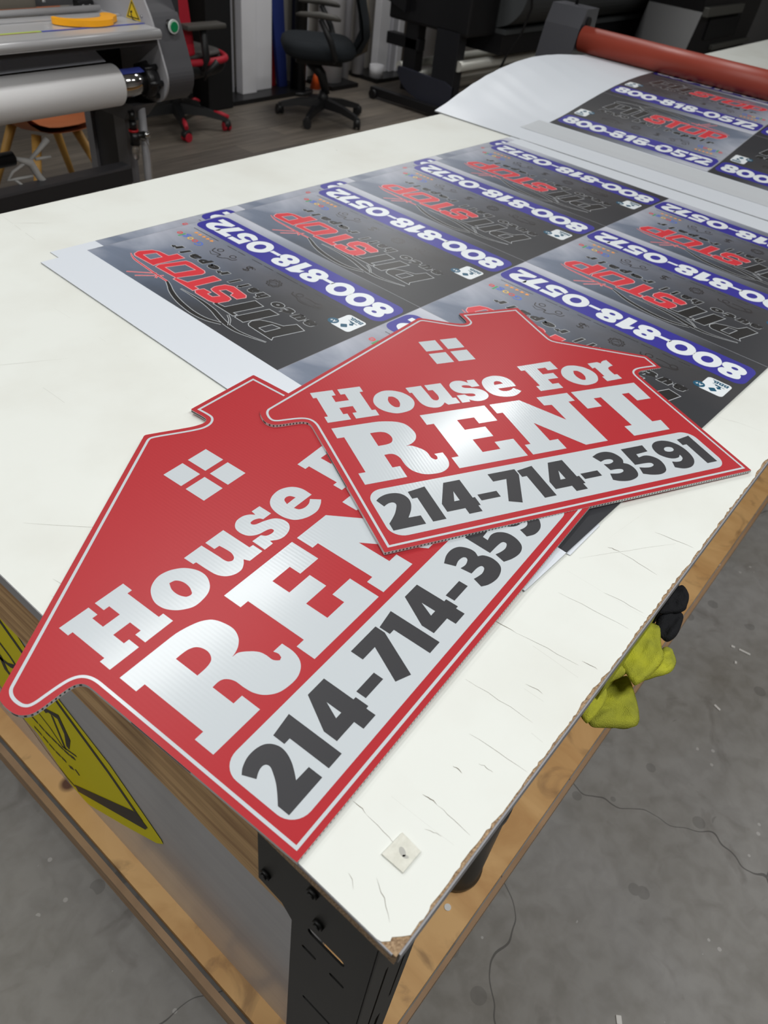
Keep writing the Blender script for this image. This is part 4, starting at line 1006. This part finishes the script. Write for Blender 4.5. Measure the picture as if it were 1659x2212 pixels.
m_cb = mat('chair_black', (26, 27, 29), 0.5); m_cf = mat('chair_fabric', (38, 42, 46), 0.85, spec=0.2, bump=0.5, bscale=500)
m_cr = mat('chair_red', (176, 22, 44), 0.6); m_arm = mat('armrest_grey', (74, 72, 68), 0.6)
def cushion(b, cx, cy, z, w, d, h, rot=0, mi=0):
    """rounded seat cushion"""
    M = Matrix.Translation((cx, cy, z)) @ Matrix.Rotation(rot, 4, 'Z'); rings = []
    out = rrect(-w/2, -d/2, w/2, d/2, min(w, d)*.28, 5); n = len(out)
    for zz, k in ((0, .80), (.15, .93), (.45, 1.0), (.8, .97), (.97, .86), (1.0, .6), (.96, .2)): rings.append([M @ Vector((x*k, y*k, zz*h)) for x, y in out])
    b.add([v for r in rings for v in r], [(i*n+j, i*n+(j+1) % n, (i+1)*n+(j+1) % n, (i+1)*n+j) for i in range(len(rings)-1) for j in range(n)], mi, True)
    b.add(rings[0], [list(range(n))[::-1]], mi, True); b.add(rings[-1], [list(range(n))], mi, True)
# black task chair
oc = empty('office_chair', (4.13, 3.93, 0))
tag(oc, 'black office chair with grey armrests standing on the wood-look floor', 'chair')
m_dk = mat('chair_dark', (22, 22, 24), 0.45)
star_base(oc, .32, -.775, math.radians(178), m_dk, None, m_dk)
MB().tube([(0, 0, -.80), (0, 0, -.735), (0, 0, -.70)], .03, 16, radii=[.045, .036, .026]).build('hub', m_dk, oc)
MB().tube([(0.02, 0, -.72), (-.02, 0, -.60), (-.10, .0, -.52)], .03, 12, radii=[.026, .034, .045]).bbox((-.20, -.09, -.53), (.12, .09, -.485), .012).build('tilt_mechanism', m_dk, oc)
b = MB(); cushion(b, -.05, 0, -.485, .50, .50, .105, .12); b.build('seat', m_cf, oc)
for s_, x0 in ((-1, -.06), (1, -.02)):
    y_ = s_*.27
    b = MB().tube([(.06, y_*.75, -.475), (.07, y_*1.0, -.455), (.03, y_*1.03, -.35), (-.04, y_, -.235)], .02, 10, radii=[.014, .018, .020, .017])
    ar = b.build('armrest_post', m_cb, oc)
    b = MB(); b.tube([(-.20, y_, -.222), (-.17, y_, -.218), (-.05, y_, -.214), (.06, y_, -.222), (.09, y_, -.23)], .02, 10, radii=[.006, .014, .020, .017, .008]); b.build('armrest', m_arm, ar)
b = MB()
sec = [(.20,-.44,.10),(.25,-.34,.16),(.235,-.24,.20),(.20,-.12,.215),(.19,.0,.22),(.20,.15,.20),(.215,.24,.15)]
vs = []
for x, z, w in sec:
    for k in range(9): t = -1 + k/4; vs.append((x + .05*t*t*-1 + .03, w*t, z))
nn = 9; fs = [(i*nn+j, i*nn+j+1, (i+1)*nn+j+1, (i+1)*nn+j) for i in range(len(sec)-1) for j in range(nn-1)]
b.add(vs, fs, 0, True); b.add([(v[0]+.02, v[1], v[2]) for v in vs], [f_[::-1] for f_ in fs], 0, True)
b.build('backrest', m_cf, oc)
MB().tube([(.16, 0, -.48), (.27, 0, -.42), (.285, 0, -.30), (.25, 0, -.10)], .02, 10, radii=[.02, .022, .018, .014]).build('backrest_spine', mat('khaki_frame', (70, 62, 50), 0.5), oc)
oc.rotation_euler = (0, 0, math.radians(-47))

# red and black gaming chair behind the laminating machine
gc = empty('gaming_chair', (3.10, 4.27, 0))
tag(gc, 'red and black gaming chair partly hidden behind the laminating machine', 'chair')
star_base(gc, .33, -.765, math.radians(-46), m_cb, m_cr, m_cb)
MB().tube([(0, 0, -.80), (0, 0, -.60)], .03, 14, radii=[.045, .026]).build('hub', m_cb, gc)
b = MB(); cushion(b, .04, 0, -.56, .50, .50, .11, .2); s_ = b.build('seat', m_cb, gc)
b = MB(); cushion(b, .05, -.02, -.455, .40, .42, .035, .2, 0); b.build('seat_pad', mat('chair_grey', (70, 68, 66), 0.7), s_)
rp = smooth_path([(-.15,-.235,1),(.05,-.262,1),(.22,-.235,1),(.29,-.12,1),(.292,.02,1),(.25,.18,1)], False, 5)
MB().tube([(x, y, -.462) for x, y in rp], .02, 10).build('seat_piping', m_cr, s_)['label'] = 'red piping'
b = MB(); b.bbox((-.20, -.20, -.44), (-.10, .22, .40), .04, 0, Matrix.Rotation(-.12, 4, 'Y')); bk_ = b.build('backrest', mat('chair_grey', (70, 68, 66), 0.7), gc)
for y_ in (-.215, .20): MB().bbox((-.17, y_-.03, -.42), (-.06, y_+.03, .40), .015, 0, Matrix.Rotation(-.12, 4, 'Y')).build('backrest_bolster', m_cr, bk_)
for y_ in (-.28, .28):
    p_ = MB().tube([(.02, y_*.9, -.50), (.04, y_, -.44), (.02, y_, -.28)], .022, 10).build('armrest_post', m_cb, gc)
    MB().bbox((-.12, y_-.045, -.282), (.17, y_+.045, -.255), .01).build('armrest', m_arm, p_)
MB().tube([(.05, -.24, -.56), (.0, -.33, -.50), (.06, -.36, -.44)], .016, 8, radii=[.008, .012, .02]).build('tilt_lever', m_cb, gc)

# tan shell chair with wooden legs, seen under the roll
tc_ = empty('shell_chair', (1.75, 3.50, -.03))
tag(tc_, 'tan shell chair on pale wooden legs seen below the white vinyl roll', 'chair')
m_tan = mat('tan_leather', (178, 108, 70), 0.5); m_leg = mat('pale_wood', (196, 150, 74), 0.55)
b = MB(); sec = []
for i in range(9):
    t = i/8; y_ = -.22 + .44*t; z_ = -.455 + .03*(1-t)*0 + (.0 if t < .7 else (t-.7)*1.3); w = .25
    sec.append([(w*u_*(1 - .12*abs(u_)), y_ + .02*abs(u_)**2*0, z_ + .10*abs(u_)**3 + (.03*(1-t)**3 if t < .3 else 0)) for u_ in [-1+k/5 for k in range(11)]])
vs = [v for r in sec for v in r]; fs = [(i*11+j, i*11+j+1, (i+1)*11+j+1, (i+1)*11+j) for i in range(8) for j in range(10)]
b.add(vs, fs, 0, True); b.add([(x, y, z-.025) for x, y, z in vs], [f_[::-1] for f_ in fs], 0, True)
# upright shell back
sec = []
for i in range(6):
    t = i/5; z_ = -.42 + .42*t
    sec.append([(.25*u_, .17 + .06*t - .20*abs(u_)**2.5*(1-.5*t), z_) for u_ in [-1+k/5 for k in range(11)]])
vs = [v for r in sec for v in r]; fs = [(i*11+j, i*11+j+1, (i+1)*11+j+1, (i+1)*11+j) for i in range(5) for j in range(10)]
b.add(vs, fs, 0, True); b.add([(x, y+.02, z) for x, y, z in vs], [f_[::-1] for f_ in fs], 0, True)
b.build('shell', m_tan, tc_)
for sx, sy in ((-1, -1), (1, -1), (1, 1), (-1, 1)):
    MB().tube([(.10*sx, .10*sy, -.48), (.235*sx, .21*sy, FL+.03)], .018, 10, radii=[.022, .013]).build('leg', m_leg, tc_)
tr = empty('floor_lamp_stand', (1.90, 3.30, 0))
tag(tr, 'thin black upright stand with a splayed base beside the tan shell chair', 'stand')
MB().tube([(0, 0, FL+.03), (0, 0, .35)], .009, 10).build('pole', m_bp, tr)
for k in range(5):
    a = .3 + k*2*math.pi/5; MB().tube([(0, 0, FL+.09), (.28*math.cos(a), .28*math.sin(a), FL+.012)], .009, 8).build('foot', m_bp, tr)
pw = MB().tube([(3.42, 4.62, FL), (3.42, 4.62, -.12)], .045, 24).build('white_tube', mat('white_card_tube', (200, 196, 190), 0.6)); tag(pw, 'white tube standing on end behind the red gaming chair', 'tube')

# ---------------------------------------------------------------- rolls and boards standing along the back wall
m_wb = mat('white_board', (232, 232, 236), 0.55); m_wb2 = mat('grey_white_board', (190, 190, 196), 0.6)
def standing(kind, x0, x1, y, z1, m, label, r=None, lean=0.0, z0=FL+.03):
    b = MB()
    if r: b.tube([((x0+x1)/2, y, z0), ((x0+x1)/2 + lean, y, z1)], r, 28)
    else: b.bbox((x0, y-.035, z0), (x1, y+.035, z1), .004)
    o = b.build(kind, m); tag(o, label, {'vinyl_roll': 'roll', 'foam_board': 'board', 'fabric_banner': 'banner'}[kind], None); return o
rk = MB().box((3.3, 4.45, FL), (4.56, 4.76, FL+.03)).build('floor_rack', m_bp); tag(rk, 'low black rack base under the white boards and coloured banners', 'rack')
rk2 = MB().box((4.76, 4.42, FL), (5.08, 4.76, FL+.03)).build('floor_rack', m_bp); tag(rk2, 'low black rack base under the fat white roll behind the office chair', 'rack')
rk3 = MB().box((5.32, 4.42, FL), (5.82, 4.76, FL+.03)).build('floor_rack', m_bp); tag(rk3, 'low black rack base under the white boards left of the black printer', 'rack')
standing('foam_board', 3.73, 3.93, 4.68, 1.2, m_wb2, 'grey slab put in for the shadow at the wall, leftmost beside the black column')  # grey slab holds the shadow left of the white boards
standing('foam_board', 3.94, 4.08, 4.60, 1.2, m_wb, 'narrow bright white board standing against the back wall')
standing('foam_board', 4.11, 4.27, 4.64, 1.2, m_wb, 'wide white board standing just left of the red banner')
b = MB(); b.prism([(4.275, FL+.03), (4.365, FL+.03), (4.29, .25), (4.275, .25)], 4.66, 4.69, 1, 0); tag(b.build('fabric_banner', mat('red_fabric', (150, 10, 26), 0.7)), 'red banner strip tapering upward beside the blue one', 'banner')
b = MB(); b.prism([(4.36, FL+.03), (4.445, FL+.03), (4.33, .4), (4.262, .4), (4.262, -.25)], 4.61, 4.64, 1, 0); tag(b.build('fabric_banner', mat('blue_fabric', (26, 44, 112), 0.7)), 'dark blue banner leaning in front of the red one', 'banner')
standing('foam_board', 4.34, 4.47, 4.72, 1.2, mat('cream_board', (176, 172, 156), 0.6), 'cream board behind the blue banner and the black post')
# black column
bp_ = MB(); bp_.bbox((3.50, 4.42, FL), (3.72, 4.60, 1.2), .01); tag(bp_.build('fabric_cover', mat('matt_black', (14, 14, 16), 0.7)), 'tall matt black column standing left of the white boards', 'column')
po_ = empty('black_post', (4.47, 4.52, 0)); tag(po_, 'black post on a flat round foot behind the office chair', 'post')
MB().tube([(0, 0, FL), (0, 0, 1.4)], .062, 20).build('post', m_bp, po_); MB().tube([(0, 0, FL), (0, 0, FL+.025)], .12, 28).build('base_plate', m_bp, po_)
standing('foam_board', 4.60, 4.72, 4.70, 1.0, m_wb2, 'greyish board standing between the black post and the fat white roll')
cn = MB().tube([(4.70, 4.55, FL), (4.70, 4.55, FL+.13)], .04, 16, radii=[.045, .006]); tag(cn.build('traffic_cone', mat('orange_plastic', (226, 88, 24), 0.5)), 'little orange cone on the floor behind the office chair', 'cone')
standing('vinyl_roll', 4.80, 5.02, 4.60, 1.0, m_wb, 'fat white roll standing on end behind the office chair seat', r=.105)
standing('vinyl_roll', 5.07, 5.17, 4.63, 1.0, m_wb2, 'slim white roll standing right of the fat white roll', r=.045, z0=FL)
standing('vinyl_roll', 5.28, 5.40, 4.66, 1.0, m_wb2, 'slim white roll behind the office chair backrest', r=.05)
standing('vinyl_roll', 5.34, 5.46, 4.50, FL+.12, m_wb, 'short white roll end low on the floor behind the backrest', r=.06)
standing('foam_board', 5.50, 5.64, 4.62, 1.0, m_wb, 'white board standing on the rack left of the black printer')
standing('foam_board', 5.655, 5.72, 4.60, 1.0, m_wb2, 'narrow grey board on the rack left of the black printer')
standing('foam_board', 5.73, 5.80, 4.59, 1.0, m_wb, 'narrow white board on the rack nearest the black printer')
b = MB().box((5.90, 4.70, FL), (6.18, 4.78, 2.2)).build('trim_1', mat('beige_trim', (120, 112, 104), 0.7)); struct(b)
standing('vinyl_roll', 5.98, 6.18, 4.52, 1.0, m_wb, 'thick white roll standing beyond the end of the black printer', r=.095, z0=FL)
b = MB().box((5.93, 4.50, FL), (5.975, 4.55, .4)); tag(b.build('fabric_banner', mat('dark_red', (90, 20, 22), 0.7)), 'thin dark red strip beside the thick white roll', 'banner')

# ---------------------------------------------------------------- wide format printer
pr = empty('wide_format_printer', (5.0, 3.4, 0))
tag(pr, 'black wide-format printer on a stand with silver take-up bars at the back', 'printer')
def Q(x, y, z): return (x-5.0, y-3.4, z)
m_pb = mat('printer_black', (20, 20, 23), 0.45); m_pg = mat('printer_grey', (72, 75, 77), 0.38); m_leg2 = mat('stand_black', (28, 29, 34), 0.45)
MB().bbox(Q(5.0, 3.43, FL+.03), Q(5.10, 3.64, -.30), .006).build('stand_leg', m_leg2, pr)
pl = MB(); pl.prism([(y_-3.4, z_) for y_, z_ in ((3.43,-.855),(3.62,-.84),(3.84,-.775),(3.92,-.72),(3.958,-.66),(3.958,-.622),(3.5,-.635),(3.43,-.66))], -.01, .02, 0, 0); pl.build('take_up_bracket', mat('bracket_slate', (48, 50, 62), 0.45), pr)
b = MB().bbox(Q(4.92, 3.50, -.86), Q(4.98, 4.16, -.80), .006); ft = b.build('foot_bar', m_pb, pr)
MB().tube([Q(4.90, 4.12, FL+.035), Q(4.94, 4.12, FL+.035)], .033, 16).build('caster', m_pb, ft)
b = MB(); b.bbox(Q(5.0, 3.36, -.33), Q(5.36, 4.10, .35), .02); b.build('end_module', m_pb, pr)
b = MB(); b.prism([(3.9-3.4, -.26), (4.12-3.4, -.20), (4.12-3.4, .25), (3.9-3.4, .25)], -.06, .0, 0, 0); b.build('end_module_cover', m_pb, pr)
b = MB().bbox(Q(5.02, 3.80, -.50), Q(5.10, 4.12, -.42), .008).bbox(Q(5.02, 3.82, FL+.1), Q(5.12, 3.94, -.3), .008); b.build('rear_arm', m_pb, pr)
b = MB(); prf = smooth_path([(3.40-3.4,.30,0),(3.22-3.4,.20,1),(3.15-3.4,.02,1),(3.17-3.4,-.14,1),(3.26-3.4,-.24,1),(3.36-3.4,-.28,0),(3.60-3.4,-.28,0),(3.6-3.4,.3,0)], True, 4)
b.prism(prf, .37, 4.3, 0, 0); b.build('front_cover', m_pg, pr)
b = MB().box(Q(5.37, 3.28, -.315), Q(9.3, 3.6, -.285), 0).box(Q(5.37, 3.30, -.45), Q(9.3, 3.62, -.315), 1); b.build('lower_beam', [m_pg, m_pb], pr)
m_tube = mat('silver_tube', (214, 214, 206), 0.35, metal=.2)
for y_, z_, r_ in ((3.42, -.52, .035), (3.52, -.60, .028), (3.66, -.68, .026), (3.97, -.625, .03), (3.84, -.66, .026)):
    MB().tube([Q(5.02, y_, z_), Q(9.3, y_, z_)], r_, 20).build('take_up_bar', m_tube, pr)
MB().bbox(Q(9.2, 3.43, FL+.03), Q(9.3, 3.64, -.30), .006).build('stand_leg', m_leg2, pr)
MB().tube([Q(5.33, 3.12, .30), Q(5.345, 3.12, .02), Q(5.40, 3.12, -.12), Q(5.36, 3.14, -.28), Q(5.35, 3.22, -.42), Q(5.32, 3.25, -.55)], .009, 8).tube([Q(5.325, 3.25, -.55), Q(5.31, 3.25, -.62)], .02, 8, radii=[.008, .024]).build('power_cable', m_bp, pr)

# second machine at the far right
sm_ = empty('printer_cabinet', (7.3, 2.6, 0))
tag(sm_, 'dark rounded machine cabinet behind the table at the top right', 'machine')
def Z(x, y, z): return (x-7.3, y-2.6, z)
b = MB(); pg = smooth_path([(0,.30,0),(1.35,.30,0),(1.55,.16,1),(1.62,-.05,1),(1.60,-.25,1),(1.53,-.50,0),(-.1,-.60,0),(.04,-.28,1),(.10,-.14,0)], True, 4)
b.prism(pg, 0, .5, 1, 0); b.build('cabinet_body', mat('cabinet_black', (26, 26, 29), 0.35), sm_)
MB().bbox((.10, -.05, -.17), (1.0, 0, -.10), .006).build('cabinet_tray', mat('tray_grey', (84, 84, 80), 0.4), sm_)
MB().bbox((.32, -.012, -.36), (1.12, .0, -.17), .004).build('cabinet_opening', m_hole, sm_)
MB().bbox((.55, -.04, -.445), (1.55, .0, -.405), .006).build('cabinet_ledge', mat('tray_grey', (84, 84, 80), 0.4), sm_)
MB().box((1.64, .1, -.85), (3.2, .5, -.02)).build('side_panel', mat('panel_grey', (104, 104, 106), 0.35), sm_)
MB().box((1.64, .08, -.02), (3.2, .5, .4)).build('upper_panel', m_vd, sm_)
MB().box((-.05, 0.02, FL), (1.6, .5, -.5)).build('cabinet_base', m_pb, sm_)
